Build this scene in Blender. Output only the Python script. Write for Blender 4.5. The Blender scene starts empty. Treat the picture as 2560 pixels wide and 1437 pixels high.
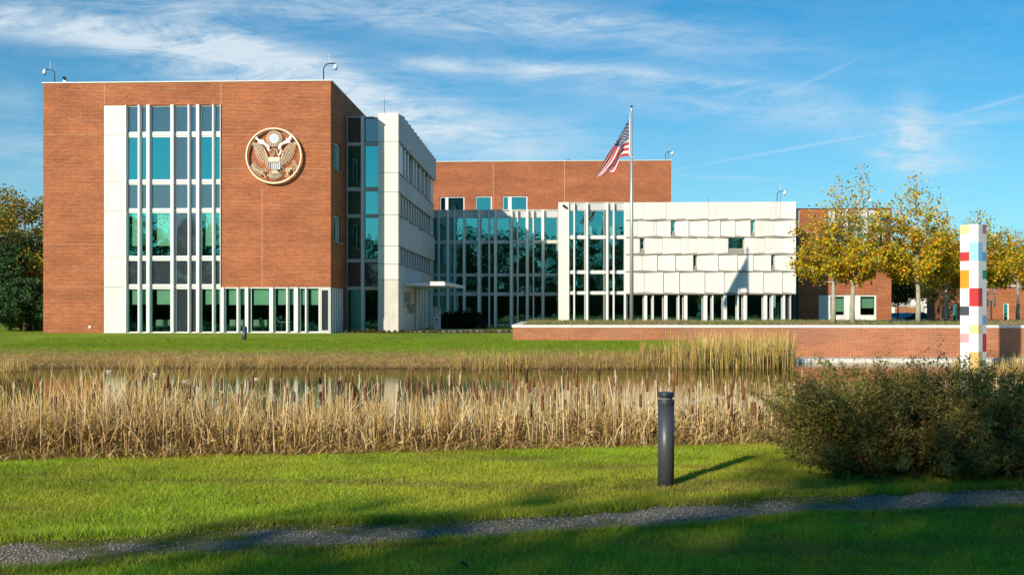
import bpy, math, random
import numpy as np
from mathutils import Vector, Matrix
random.seed(7); RNG = np.random.default_rng(7)
scene = bpy.context.scene
COL = scene.collection
R = math.radians
# ------------------------------------------------------------------ survey helpers
F = 2490.0; CX = 1280.0; HY = 778.0; TH = math.atan(96/2490.0); ST, CT = math.sin(TH), math.cos(TH); CZ = 1.7
def W(px, d):                      # ground position seen in image column px at depth d
    a = (px-CX)/F
    return (d*(a*CT-ST), d*(a*ST+CT))
def FD(px, Y): a = (px-CX)/F; return Y/(a*ST+CT)
def FX(px, Y): a = (px-CX)/F; return FD(px, Y)*(a*CT-ST)
def FZ(py, px, Y): return CZ+FD(px, Y)*(HY-py)/F
def SD(px, X): a = (px-CX)/F; return X/(a*CT-ST)
def SY(px, X): a = (px-CX)/F; return SD(px, X)*(a*ST+CT)
def SZ(py, px, X): return CZ+SD(px, X)*(HY-py)/F
# ------------------------------------------------------------------ mesh builder
class MB:
    def __init__(s): s.v = []; s.f = []
    def add(s, vs, fs):
        n = len(s.v); s.v += [tuple(p) for p in vs]; s.f += [tuple(i+n for i in f) for f in fs]; return s
    def box(s, x0, x1, y0, y1, z0, z1):
        if x0 > x1: x0, x1 = x1, x0
        if y0 > y1: y0, y1 = y1, y0
        if z0 > z1: z0, z1 = z1, z0
        return s.add([(x0,y0,z0),(x1,y0,z0),(x1,y1,z0),(x0,y1,z0),(x0,y0,z1),(x1,y0,z1),(x1,y1,z1),(x0,y1,z1)],
                     [(0,3,2,1),(4,5,6,7),(0,1,5,4),(1,2,6,5),(2,3,7,6),(3,0,4,7)])
    def prism(s, poly, z0, z1):    # poly: ccw (x,y)
        n = len(poly)
        vs = [(x,y,z0) for x,y in poly]+[(x,y,z1) for x,y in poly]
        fs = [tuple(range(n-1,-1,-1)), tuple(range(n,2*n))]+[(i,(i+1)%n,n+(i+1)%n,n+i) for i in range(n)]
        return s.add(vs, fs)
    def tube(s, pts, rad, n=8, cap=True):
        pts = [Vector(p) for p in pts]
        if not hasattr(rad, '__len__'): rad = [rad]*len(pts)
        rings = []; vs = []; fs = []
        prev = None
        for i, p in enumerate(pts):
            a = pts[max(i-1,0)]; b = pts[min(i+1,len(pts)-1)]
            t = (b-a)
            if t.length < 1e-9: t = Vector((0,0,1))
            t.normalize()
            if prev is None:
                u = t.cross(Vector((0,0,1)) if abs(t.z) < .9 else Vector((0,1,0))).normalized()
            else:
                u = (prev-t*prev.dot(t)).normalized()
            prev = u; w = t.cross(u)
            for k in range(n):
                an = 2*math.pi*k/n
                vs.append(p+(u*math.cos(an)+w*math.sin(an))*rad[i])
        for i in range(len(pts)-1):
            for k in range(n):
                a = i*n+k; b = i*n+(k+1)%n
                fs.append((a,b,b+n,a+n))
        if cap:
            fs.append(tuple(range(n-1,-1,-1))); m = (len(pts)-1)*n; fs.append(tuple(m+k for k in range(n)))
        return s.add(vs, fs)
    def lathe(s, c, prof, n=20):   # prof: (r,z) from bottom to top
        vs = []; fs = []
        for r, z in prof:
            for k in range(n):
                an = 2*math.pi*k/n; vs.append((c[0]+r*math.cos(an), c[1]+r*math.sin(an), c[2]+z))
        for i in range(len(prof)-1):
            for k in range(n):
                a = i*n+k; b = i*n+(k+1)%n; fs.append((a,b,b+n,a+n))
        fs.append(tuple(range(n-1,-1,-1))); m = (len(prof)-1)*n; fs.append(tuple(m+k for k in range(n)))
        return s.add(vs, fs)
    def ball(s, c, r, sx=1, sy=1, sz=1, n=12):
        prof = [(max(math.sin(math.pi*i/n),1e-3)*r, -math.cos(math.pi*i/n)*r*sz) for i in range(n+1)]
        st = len(s.v); s.lathe((0,0,0), prof, n)
        for i in range(st, len(s.v)):
            x,y,z = s.v[i]; s.v[i] = (c[0]+x*sx, c[1]+y*sy, c[2]+z)
        return s
def rootloc(p):
    while p.parent: p = p.parent
    return Vector(p['_o']) if '_o' in p else Vector((0,0,0))
def link(name, me, parent=None):
    o = bpy.data.objects.new(name, me); COL.objects.link(o)
    if parent is not None: o.parent = parent
    return o
def obj(name, mb, mat, parent=None, smooth=False, bevel=0):
    me = bpy.data.meshes.new(name)
    off = rootloc(parent) if parent is not None else Vector((0,0,0))
    me.from_pydata([tuple(Vector(v)-off) for v in mb.v], [], mb.f); me.update()
    me.materials.append(mat)
    if smooth: me.polygons.foreach_set('use_smooth', [True]*len(me.polygons))
    o = link(name, me, parent)
    if bevel:
        m = o.modifiers.new('bevel', 'BEVEL'); m.width = bevel; m.segments = 2; m.limit_method = 'ANGLE'
    return o
def np_mesh(name, V, Q, C, mat, parent=None, smooth=False):
    V = np.asarray(V, np.float32); Q = np.asarray(Q, np.int32); k = Q.shape[1]
    me = bpy.data.meshes.new(name)
    me.vertices.add(len(V)); me.vertices.foreach_set('co', V.ravel())
    me.loops.add(Q.size); me.loops.foreach_set('vertex_index', Q.ravel())
    me.polygons.add(len(Q)); me.polygons.foreach_set('loop_start', np.arange(len(Q), dtype=np.int32)*k)
    me.polygons.foreach_set('loop_total', np.full(len(Q), k, np.int32))
    if smooth: me.polygons.foreach_set('use_smooth', np.ones(len(Q), bool))
    if C is not None:
        a = me.color_attributes.new('Col', 'FLOAT_COLOR', 'POINT')
        c4 = np.ones((len(V),4), np.float32); c4[:,:3] = np.clip(C, 0, 1); a.data.foreach_set('color', c4.ravel())
    me.update(calc_edges=True); me.validate(); me.materials.append(mat)
    return link(name, me, parent)
def tag(o, label=None, cat=None, group=None, kind=None):
    if label: o['label'] = label
    if cat: o['category'] = cat
    if group: o['group'] = group
    if kind: o['kind'] = kind
    return o
def thing(name, label, cat, loc=(0,0,0), group=None):
    o = bpy.data.objects.new(name, None); COL.objects.link(o); o.location = loc; o['_o'] = list(loc)
    o.empty_display_size = .2
    return tag(o, label, cat, group)
def dup(root, loc, rotz=0, label=None, group=None, scale=None):
    r = root.copy(); COL.objects.link(r); r.location = loc; r.rotation_euler = (0,0,rotz)
    if scale: r.scale = (scale,)*3 if not hasattr(scale, '__len__') else scale
    if label: r['label'] = label
    if group: r['group'] = group
    for ch in root.children:
        c = ch.copy(); COL.objects.link(c); c.parent = r
        for g in ch.children:
            d = g.copy(); COL.objects.link(d); d.parent = c
    return r
def struct(o): o['kind'] = 'structure'; return o
# ------------------------------------------------------------------ materials
class NT:
    def __init__(s, tree): s.t = tree; s.n = tree.nodes; s.l = tree.links
    def new(s, typ, **kw):
        nd = s.n.new(typ)
        for k, v in kw.items():
            if k.startswith('_'): setattr(nd, k[1:], v)
        return nd
    def set(s, sock, v):
        if isinstance(v, bpy.types.NodeSocket): s.l.new(v, sock)
        else:
            if hasattr(sock.default_value, '__len__') and not hasattr(v, '__len__'): v = (v,)*len(sock.default_value)
            if hasattr(v, '__len__') and len(v) == 3 and len(sock.default_value) == 4: v = (*v, 1)
            sock.default_value = v
    def math(s, op, a, b=None, c=None, clamp=False):
        nd = s.n.new('ShaderNodeMath'); nd.operation = op; nd.use_clamp = clamp
        s.set(nd.inputs[0], a)
        if b is not None: s.set(nd.inputs[1], b)
        if c is not None: s.set(nd.inputs[2], c)
        return nd.outputs[0]
    def mix(s, fac, a, b, mode='MIX'):
        nd = s.n.new('ShaderNodeMix'); nd.data_type = 'RGBA'; nd.blend_type = mode; nd.clamp_factor = True
        s.set(nd.inputs[0], fac); s.set(nd.inputs[6], a); s.set(nd.inputs[7], b); return nd.outputs[2]
    def noise(s, vec, scale, detail=4, rough=.5, dist=0):
        nd = s.n.new('ShaderNodeTexNoise')
        if vec is not None: s.l.new(vec, nd.inputs['Vector'])
        nd.inputs['Scale'].default_value = scale; nd.inputs['Detail'].default_value = detail
        nd.inputs['Roughness'].default_value = rough; nd.inputs['Distortion'].default_value = dist
        return nd.outputs['Fac']
    def ramp(s, fac, stops):
        nd = s.n.new('ShaderNodeValToRGB'); s.set(nd.inputs[0], fac)
        el = nd.color_ramp.elements
        while len(el) < len(stops): el.new(.5)
        for e, (p, c) in zip(el, stops):
            e.position = p; e.color = (*c, 1) if hasattr(c, '__len__') else (c,c,c,1)
        return nd.outputs[0]
    def map(s, vec, loc=(0,0,0), rot=(0,0,0), scale=(1,1,1)):
        nd = s.n.new('ShaderNodeMapping'); s.l.new(vec, nd.inputs[0])
        nd.inputs[1].default_value = loc; nd.inputs[2].default_value = rot; nd.inputs[3].default_value = scale
        return nd.outputs[0]
    def bump(s, h, strength=.3, dist=.02):
        nd = s.n.new('ShaderNodeBump'); s.l.new(h, nd.inputs['Height']); nd.inputs['Strength'].default_value = strength
        nd.inputs['Distance'].default_value = dist; return nd.outputs[0]
def mat_new(name):
    m = bpy.data.materials.new(name); m.use_nodes = True; t = NT(m.node_tree)
    bs = t.n.get('Principled BSDF'); out = t.n.get('Material Output')
    geo = t.n.new('ShaderNodeNewGeometry')
    return m, t, bs, out, geo.outputs['Position']
def M_plain(name, col, rough=.6, metal=0, var=.12, scale=3, bump=0, spec=.5, fine=0):
    m, t, bs, out, P = mat_new(name)
    n = t.noise(P, scale, 5, .6)
    k = t.math('MULTIPLY_ADD', n, 2*var, 1-var)
    if fine:
        k = t.math('MULTIPLY', k, t.math('MULTIPLY_ADD', t.noise(P, scale*25, 3), 2*fine, 1-fine))
    cc = t.mix(1.0, (*col,1), t.n.new('ShaderNodeCombineColor').outputs[0], 'MULTIPLY')
    comb = [nd for nd in t.n if nd.bl_idname == 'ShaderNodeCombineColor'][-1]
    for i in range(3): t.l.new(k, comb.inputs[i])
    t.l.new(cc, bs.inputs['Base Color'])
    bs.inputs['Roughness'].default_value = rough; bs.inputs['Metallic'].default_value = metal
    bs.inputs['Specular IOR Level'].default_value = spec
    if bump: t.l.new(t.bump(t.noise(P, scale*8, 4), bump, .01), bs.inputs['Normal'])
    return m
def M_brick(name, c1, c2, mortar, efflor=.35, stain=0.0):
    m, t, bs, out, P = mat_new(name)
    sep = t.n.new('ShaderNodeSeparateXYZ'); t.l.new(P, sep.inputs[0])
    u = t.math('ADD', sep.outputs[0], sep.outputs[1])
    cb = t.n.new('ShaderNodeCombineXYZ'); t.l.new(u, cb.inputs[0]); t.l.new(sep.outputs[2], cb.inputs[1])
    bk = t.n.new('ShaderNodeTexBrick'); t.l.new(cb.outputs[0], bk.inputs['Vector'])
    bk.inputs['Scale'].default_value = 1; bk.inputs['Mortar Size'].default_value = .009
    bk.inputs['Brick Width'].default_value = .25; bk.inputs['Row Height'].default_value = .083
    bk.inputs['Bias'].default_value = -.1; bk.inputs['Mortar Smooth'].default_value = .2
    t.set(bk.inputs['Color1'], c1); t.set(bk.inputs['Color2'], c2); t.set(bk.inputs['Mortar'], mortar)
    big = t.noise(t.map(cb.outputs[0], scale=(.35,.9,1)), 1.0, 6, .6)
    k = t.ramp(big, [(.3, .78), (.7, 1.18)])
    c = t.mix(1.0, bk.outputs['Color'], k, 'MULTIPLY')
    rows = t.noise(t.map(cb.outputs[0], scale=(.9,14,1)), 1.0, 3, .6)
    c = t.mix(1.0, c, t.ramp(rows, [(.3, .86), (.7, 1.12)]), 'MULTIPLY')
    ef = t.noise(t.map(cb.outputs[0], loc=(3,9,0), scale=(.7,2.2,1)), 1.0, 8, .75)
    c = t.mix(t.math('MULTIPLY', t.ramp(ef, [(.58, 0.0), (.78, 1.0)]), efflor), c, (.62,.50,.42,1))
    if stain:
        st = t.noise(t.map(cb.outputs[0], loc=(1,4,0), scale=(.25,.5,1)), 1.0, 5, .6)
        c = t.mix(t.math('MULTIPLY', t.ramp(st, [(.5, 0.0), (.65, 1.0)]), stain), c, (.40,.19,.12,1))
    t.l.new(c, bs.inputs['Base Color']); bs.inputs['Roughness'].default_value = .85; bs.inputs['Specular IOR Level'].default_value = .25
    t.l.new(t.bump(bk.outputs['Fac'], -.35, .01), bs.inputs['Normal'])
    return m
def M_concrete(name, col, stain=.0, low=None):
    m, t, bs, out, P = mat_new(name)
    n1 = t.noise(P, .7, 6, .6); n2 = t.noise(P, 14, 5, .6)
    streak = t.noise(t.map(P, scale=(2.2,2.2,.22)), 1, 6, .65)
    c = t.mix(1, (*col,1), t.ramp(n1, [(.3, .94), (.7, 1.03)]), 'MULTIPLY')
    c = t.mix(1, c, t.ramp(n2, [(.3, .96), (.7, 1.02)]), 'MULTIPLY')
    c = t.mix(1, c, t.ramp(streak, [(.3, .88), (.6, 1.0)]), 'MULTIPLY')
    if stain:
        sn = t.noise(t.map(P, scale=(1,1,.8)), 1.1, 5, .6)
        c = t.mix(t.math('MULTIPLY', t.ramp(sn, [(.45, 0.0), (.7, 1.0)]), stain), c, (.36,.30,.23,1))
    t.l.new(c, bs.inputs['Base Color']); bs.inputs['Roughness'].default_value = .8; bs.inputs['Specular IOR Level'].default_value = .3
    t.l.new(t.bump(n2, .15, .01), bs.inputs['Normal'])
    return m
def M_glass(name, trans=(.66,.92,.78), refl=(.25,.88,.86), fac=.38, wob=.012, dark=0.0):
    m, t, bs, out, P = mat_new(name)
    tr = t.n.new('ShaderNodeBsdfTransparent'); t.set(tr.inputs[0], trans)
    gl = t.n.new('ShaderNodeBsdfGlossy'); t.set(gl.inputs['Color'], refl); gl.inputs['Roughness'].default_value = .01
    nz = t.noise(P, .9, 2, .5)
    t.l.new(t.bump(nz, wob, .5), gl.inputs['Normal'])
    lw = t.n.new('ShaderNodeLayerWeight'); lw.inputs[0].default_value = .35
    fc = t.math('MULTIPLY_ADD', lw.outputs['Fresnel'], 1-fac, fac, clamp=True)
    mx = t.n.new('ShaderNodeMixShader'); t.l.new(fc, mx.inputs[0]); t.l.new(tr.outputs[0], mx.inputs[1]); t.l.new(gl.outputs[0], mx.inputs[2])
    t.l.new(mx.outputs[0], out.inputs[0]); t.n.remove(bs)
    return m
def M_spandrel(name, col=(.045,.05,.055), refl=(.55,.58,.62), fac=.28):
    m, t, bs, out, P = mat_new(name)
    df = t.n.new('ShaderNodeBsdfDiffuse'); t.set(df.inputs[0], col)
    gl = t.n.new('ShaderNodeBsdfGlossy'); t.set(gl.inputs['Color'], refl); gl.inputs['Roughness'].default_value = .03
    t.l.new(t.bump(t.noise(P, .9, 2, .5), .008, .5), gl.inputs['Normal'])
    mx = t.n.new('ShaderNodeMixShader'); mx.inputs[0].default_value = fac
    t.l.new(df.outputs[0], mx.inputs[1]); t.l.new(gl.outputs[0], mx.inputs[2]); t.l.new(mx.outputs[0], out.inputs[0]); t.n.remove(bs)
    return m
def M_leaf(name, transl=.35, gain=1.0, rough=.7, spec=.06):
    m, t, bs, out, P = mat_new(name)
    at = t.n.new('ShaderNodeVertexColor'); at.layer_name = 'Col'
    c = t.mix(1, at.outputs[0], (gain,gain,gain,1), 'MULTIPLY')
    t.l.new(c, bs.inputs['Base Color']); bs.inputs['Roughness'].default_value = rough; bs.inputs['Specular IOR Level'].default_value = spec
    tl = t.n.new('ShaderNodeBsdfTranslucent'); t.l.new(c, tl.inputs[0])
    mx = t.n.new('ShaderNodeMixShader'); mx.inputs[0].default_value = transl
    t.l.new(bs.outputs[0], mx.inputs[1]); t.l.new(tl.outputs[0], mx.inputs[2]); t.l.new(mx.outputs[0], out.inputs[0])
    return m
def M_vcol(name, rough=.9, nscale=30, var=.3, bump=.4, bscale=None, bdist=.03):
    m, t, bs, out, P = mat_new(name)
    at = t.n.new('ShaderNodeVertexColor'); at.layer_name = 'Col'
    n = t.noise(P, nscale, 6, .7)
    c = t.mix(1, at.outputs[0], t.ramp(n, [(.3, 1-var), (.7, 1+var)]), 'MULTIPLY')
    n3 = t.noise(t.map(P, scale=(1,1,1)), nscale*.12, 5, .6)
    c = t.mix(1, c, t.ramp(n3, [(.3, 1-var*.7), (.7, 1+var*.7)]), 'MULTIPLY')
    t.l.new(c, bs.inputs['Base Color']); bs.inputs['Roughness'].default_value = rough; bs.inputs['Specular IOR Level'].default_value = .1
    if bump: t.l.new(t.bump(t.noise(P, bscale or nscale, 5, .7), bump, bdist), bs.inputs['Normal'])
    return m
mBrick = M_brick('red_brick', (.42,.102,.032), (.26,.062,.025), (.52,.29,.155))
mBrickWall = M_brick('wall_brick', (.43,.135,.055), (.32,.095,.045), (.58,.36,.22), efflor=.35, stain=.55)
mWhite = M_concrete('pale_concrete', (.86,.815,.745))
mWhiteStain = M_concrete('stained_concrete', (.74,.69,.60), stain=.35)
mFin = M_plain('pale_aluminium', (.80,.79,.76), .45, 0, .03, 2)
mRail = M_plain('grey_aluminium', (.56,.55,.52), .45, .0, .05, 2)
mDarkMetal = M_plain('dark_metal', (.06,.065,.07), .5, .3, .1, 3)
mFlash = M_plain('grey_flashing', (.30,.27,.22), .6, 0, .1, 2)
mGlass = M_glass('tinted_glass')
mSpan = M_spandrel('spandrel_glass', (.045,.056,.066))
mSide = M_concrete('shade_darkened_concrete', (.62,.60,.57))  # pale concrete with the wing side's shade put into its colour
mRoof = M_plain('roof_membrane', (.25,.25,.25), .9)
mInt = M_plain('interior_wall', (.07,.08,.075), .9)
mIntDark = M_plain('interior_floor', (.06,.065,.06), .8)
mBlind = M_plain('roller_blind', (.78,.84,.72), .9, 0, .04, 6)
mChair = M_plain('chair_shell', (.75,.76,.68), .6)
mCope = M_plain('roof_coping', (.66,.60,.52), .5, 0, .05)
mJoint = M_plain('joint_mortar', (.56,.34,.22), .9, 0, .3, 6)
mPole = M_plain('brushed_steel', (.50,.48,.45), .35, .35, .05, 4)
mBlack = M_plain('black_paint', (.02,.022,.03), .45)
mGold = M_plain('emblem_metal', (.72,.60,.41), .4, .15, .1, 4)
mWhitePaint = M_plain('white_enamel', (.85,.84,.80), .4, 0, .03)
mBlueDisc = M_plain('pale_blue_enamel', (.62,.72,.84), .4, 0, .03)
mNavy = M_plain('navy_enamel', (.04,.06,.14), .4, 0, .03)
mBarkPale = M_plain('plane_bark', (.42,.38,.28), .85, 0, .45, 5, .4)
mBarkDark = M_plain('dark_bark', (.11,.085,.06), .9, 0, .35, 6, .4)
mLeaf = M_leaf('leaf', .38)
mReed = M_leaf('dry_reed', .25, 1.0, .65, .2)
mGrass = M_leaf('grass_blade', .35, 1.0, .55, .25)
mGround = M_vcol('ground_cover', .95, 28, .35, .5)
# ------------------------------------------------------------------ building pieces
def cells(u0, u1, z0, z1, holes):
    us = sorted({u0,u1,*[h[0] for h in holes],*[h[1] for h in holes]}); zs = sorted({z0,z1,*[h[2] for h in holes],*[h[3] for h in holes]})
    us = [u for u in us if u0 <= u <= u1]; zs = [z for z in zs if z0 <= z <= z1]
    out = []
    for a, b in zip(us, us[1:]):
        for c, d in zip(zs, zs[1:]):
            mu, mz = (a+b)/2, (c+d)/2
            if not any(h[0] < mu < h[1] and h[2] < mz < h[3] for h in holes): out.append((a,b,c,d))
    return out
def wall(mb, axis, p0, p1, u0, u1, z0, z1, holes=()):
    for a,b,c,d in cells(u0,u1,z0,z1,holes):
        if axis == 'y': mb.box(a,b,p0,p1,c,d)
        else: mb.box(p0,p1,a,b,c,d)
    return mb
def window(parent, axis, p, u0, u1, z0, z1, fr=.06, dep=.12, mat=None, fmat=None, sgn=1, split=None):
    """frame mesh with its pane as a child; p = outer face of the frame, going inwards by dep*sgn"""
    m = MB(); q = p+dep*sgn
    def bx(a,b,c,d,e0=p,e1=q):
        if axis == 'y': m.box(a,b,e0,e1,c,d)
        else: m.box(e0,e1,a,b,c,d)
    bx(u0,u0+fr,z0,z1); bx(u1-fr,u1,z0,z1); bx(u0+fr,u1-fr,z0,z0+fr); bx(u0+fr,u1-fr,z1-fr,z1)
    if split:
        for s_, w_ in split: bx(s_,s_+w_,z0+fr,z1-fr)
    w = obj('window', m, fmat or mFin, parent)
    g = MB(); pm = p+dep*.5*sgn
    if axis == 'y': g.box(u0+fr*.5,u1-fr*.5,pm,pm+.02*sgn,z0+fr*.5,z1-fr*.5)
    else: g.box(pm,pm+.02*sgn,u0+fr*.5,u1-fr*.5,z0+fr*.5,z1-fr*.5)
    # a single sheet is enough for a pane
    m2 = MB()
    if axis == 'y': m2.add([(u0+fr*.5,pm,z0+fr*.5),(u1-fr*.5,pm,z0+fr*.5),(u1-fr*.5,pm,z1-fr*.5),(u0+fr*.5,pm,z1-fr*.5)],[(0,1,2,3)])
    else: m2.add([(pm,u0+fr*.5,z0+fr*.5),(pm,u1-fr*.5,z0+fr*.5),(pm,u1-fr*.5,z1-fr*.5),(pm,u0+fr*.5,z1-fr*.5)],[(0,1,2,3)])
    obj('pane', m2, mat or mGlass, w)
    return w
def part_box(name, mat, parent, *b, bevel=0): return obj(name, MB().box(*b), mat, parent, bevel=bevel)
# ------------------------------------------------------------------ 1. brick block with the seal
YB = 59.6; bx0 = FX(108,YB); XB = FX(827,YB); zB = FZ(203,827,YB); z0 = .20
YBK = 79.0
bb = thing('brick_building', 'tall red brick office block with white stone strip and round metal seal on its front', 'building', ((bx0+XB)/2, YB, .3))
fz = lambda y: FZ(y, 430, YB)
hA = (FX(259.6,YB), FX(552.4,YB), -1, FZ(262,552,YB)); hB = (FX(552.4,YB)-.001, XB+1, -1, FZ(717.5,700,YB))
w = MB(); wall(w,'y',YB,YB+.4,bx0,XB,z0,zB,[hA,hB])
wall(w,'x',bx0,bx0+.4,YB+.4,YBK,z0,zB)
# right-hand side wall with two window openings
ys = lambda px: SY(px,XB); zs = lambda py,px: SZ(py,px,XB)
sw = [(ys(835),ys(853),zs(432,853),zs(345+6,835)),(ys(835),ys(853),zs(608,853),zs(533+2,835))]
hS = [(YB-1, ys(862), -1, FZ(717.5,827,YB))]
wall(w,'x',XB-.4,XB,YB+.4,YBK,z0,zB,sw+hS)
wall(w,'y',YBK,YBK+.4,bx0,XB,z0,zB)
obj('brick_wall', w, mBrick, bb)
obj('roof', MB().box(bx0+.4,XB-.4,YB+.4,YBK,zB-.5,zB-.3), mRoof, bb)
c = MB(); c.box(bx0-.06,XB+.06,YB-.06,YB+.5,zB,zB+.07); c.box(XB-.5,XB+.06,YB+.5,YBK+.4,zB,zB+.07); c.box(bx0-.06,bx0+.5,YB+.5,YBK+.4,zB,zB+.07)
obj('coping', c, mCope, bb)
sp = MB(); xs0, xs1 = FX(259.6,YB), FX(314.7,YB)
zj = [FZ(y,285,YB) for y in (262,338,453.5,528,643.7,717.5)]+[z0]
for a, b in zip(zj, zj[1:]): sp.box(xs0+.005, xs1, YB+.01, YB+.4, b+.012, a-.012)
obj('stone_strip', sp, mWhite, bb); obj('stone_backing', MB().box(xs0+.01,xs1-.01,YB+.06,YB+.38,z0,zj[0]-.02), mFlash, bb)
cols = [(317,344.5),(350.8,365.8),(376,425.5),(438.8,469.5),(474.5,489.5),(502,530.5),(535.5,550.5)]
rows = [(265,329.5,'s'),(341.5,449,'g'),(460,521,'s'),(531,640,'g'),(650.7,711,'s'),(721.6,830,'g')]
for ci,(a,b) in enumerate(cols):
    for ri,(t_,b_,k) in enumerate(rows):
        gm = mSpan if (k == 's' or ci in (3,4)) else mGlass
        window(bb,'y',YB+.12,FX(a,YB)-.05,FX(b,YB)+.05,fz(b_)-.05,fz(t_)+.05,.07,.1,gm)
        if k == 'g' and ci not in (3,4) and ri in (3,5):
            off = {0:9,1:0,2:12,5:8,6:0}[ci]; bot = 614 if ri == 3 else 761
            x0_, x1_ = FX(a+off,YB), FX(b,YB)
            if x1_-x0_ > .1: part_box('blind', mBlind, bb, x0_, x1_, YB+.28, YB+.295, fz(bot), fz(t_))
for t_,b_ in ((329.5,341.5),(449,460),(521,531),(640,650.7),(711,721.6)):
    part_box('transom', mRail, bb, FX(315.5,YB), FX(552,YB), YB+.09, YB+.3, fz(b_)+.05, fz(t_)-.05)
part_box('sill', mCope, bb, FX(259.6,YB), XB+.02, YB-.03, YB+.35, z0, fz(831))
for a,b in ((315,316.3),(345.5,349.8),(367,374.8),(427.2,434.6),(470.2,473.6),(491.2,498.6),(531.4,534.6),(551,552.4)):
    part_box('mullion', mFin, bb, FX(a,YB), FX(b,YB), YB-.08, YB+.2, fz(831), fz(262.4))
# ground floor glazing below the brick
fg = lambda y: FZ(y,690,YB)
gcols = [(561.5,592),(597,612.5),(625.5,673.5),(685.5,716),(720.5,735),(748.5,763),(767.5,797)]
for a,b in gcols:
    window(bb,'y',YB+.12,FX(a,YB)-.02,FX(b,YB)+.02,fg(830)-.02,fg(720)+.02,.06,.1,mGlass)
    part_box('blind', mBlind, bb, FX(a+(6 if b-a > 20 else 2),YB), FX(b,YB), YB+.28, YB+.295, fg(762), fg(720))
window(bb,'y',YB+.05,FX(797.4,YB),FX(826.4,YB),fg(832),fg(719),.16,.12,mSpan,mRail)
for a,b in ((553.4,560),(592.3,596.6),(613.2,621),(674.2,683),(716.3,719.8),(736,745),(763.4,766.8)):
    part_box('mullion', mFin, bb, FX(a,YB), FX(b,YB), YB-.08, YB+.2, fg(831), fg(717.8))
part_box('head_frame', mFin, bb, FX(552.6,YB), XB-.02, YB+.03, YB+.3, fg(720.5), fg(717.8))
ye = ys(862)
part_box('side_glazing', mSpan, bb, XB-.35, XB-.3, YB+.3, ye, z0, FZ(717.5,827,YB)-.02)
for k in range(5):
    yy = YB+.5+k*(ye-YB-.6)/5
    part_box('mullion', mFin, bb, XB-.3, XB-.02, yy, yy+.34, z0, FZ(717.5,827,YB)-.02)
for a,b,c_,d in sw:
    window(bb,'x',XB-.14,a,b,c_,d,.09,.12,mGlass,mFin,-1,split=[((a+b)/2+.3,.09)])
    part_box('window_sill', mFlash, bb, XB-.16, XB+.08, a-.05, b+.05, c_-.1, c_+.0)
# movement joints in the brickwork
for px_,y0_,y1_ in ((261,206,262),(552.4,206,262),(655,470,716)): part_box('movement_joint', mJoint, bb, FX(px_,YB)-.016, FX(px_,YB)+.016, YB-.003, YB, FZ(y1_,px_,YB), FZ(y0_,px_,YB))
for py_ in (336,422,611,717,800): part_box('movement_joint', mJoint, bb, bx0+.01, FX(259,YB), YB-.003, YB, FZ(py_+.3,180,YB), FZ(py_-.3,180,YB))
for py_ in (336,422,611): part_box('movement_joint', mJoint, bb, FX(553.5,YB), XB-.01, YB-.003, YB, FZ(py_+.3,690,YB), FZ(py_-.3,690,YB))
# rooms behind the glass
it = MB()
for t_,b_ in ((262,336),(449,531),(640,721.6)):
    it.box(FX(315,YB), FX(552,YB), YB+.4, YB+6, fz(b_)+.02, fz(t_))
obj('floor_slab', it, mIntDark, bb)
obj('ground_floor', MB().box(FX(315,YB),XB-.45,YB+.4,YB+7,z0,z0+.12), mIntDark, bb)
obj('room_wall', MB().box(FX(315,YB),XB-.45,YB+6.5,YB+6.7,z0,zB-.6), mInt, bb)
obj('ceiling', MB().box(FX(552.4,YB),XB-.45,YB+.42,YB+6.4,fg(716),fg(708)), mInt, bb)
# small white vent near the foot of the wall
part_box('wall_vent', mWhite, bb, FX(222,YB), FX(228,YB), YB-.05, YB, FZ(820,225,YB), FZ(814,225,YB))
# ------------------------------------------------------------------ 2. glazed stair link
YL = 64.4; xl0, xl1 = XB+.0, FX(945,YL)
lk = thing('glass_link', 'narrow dark glass stair link between the brick block and the pale concrete wing', 'building', ((xl0+xl1)/2, YL, .3))
fl = lambda y: FZ(y,905,YL)
for (a,b) in ((865,902),(911.5,944.5)):
    for t_,b_,k in ((295,355,'s'),(363.6,468,'g'),(477,535.7,'g'),(543.5,648,'g'),(657,715,'s'),(724,833,'g')):
        window(lk,'y',YL+.1,FX(a,YL)-.04,FX(b,YL)+.04,fl(b_)-.03,fl(t_)+.03,.05,.1,mSpan if k == 's' else mGlass,mDarkMetal if k == 's' else mRail)
for t_,b_ in ((290.5,295),(355,363.6),(468,477),(535.7,543.5),(648,657),(715,724)):
    part_box('transom', mRail, lk, XB+.01, xl1-.01, YL+.04, YL+.3, fl(b_)+.03, fl(t_)-.03)
part_box('mullion', mFin, lk, FX(903,YL), FX(911,YL), YL-.12, YL+.25, z0, fl(291))
part_box('mullion', mRail, lk, XB+.01, FX(864.5,YL), YL-.06, YL+.25, z0, fl(291))
part_box('roof', mRoof, lk, XB+.01, xl1, YL+.3, YBK, fl(294), fl(290))
part_box('back_wall', mIntDark, lk, XB+.01, xl1+.5, YL+5, YL+5.2, z0, fl(295))
for y_ in (355,535.7,715): part_box('floor_slab', mIntDark, lk, XB+.02, xl1, YL+.4, YL+5, fl(y_+8), fl(y_))
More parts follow.
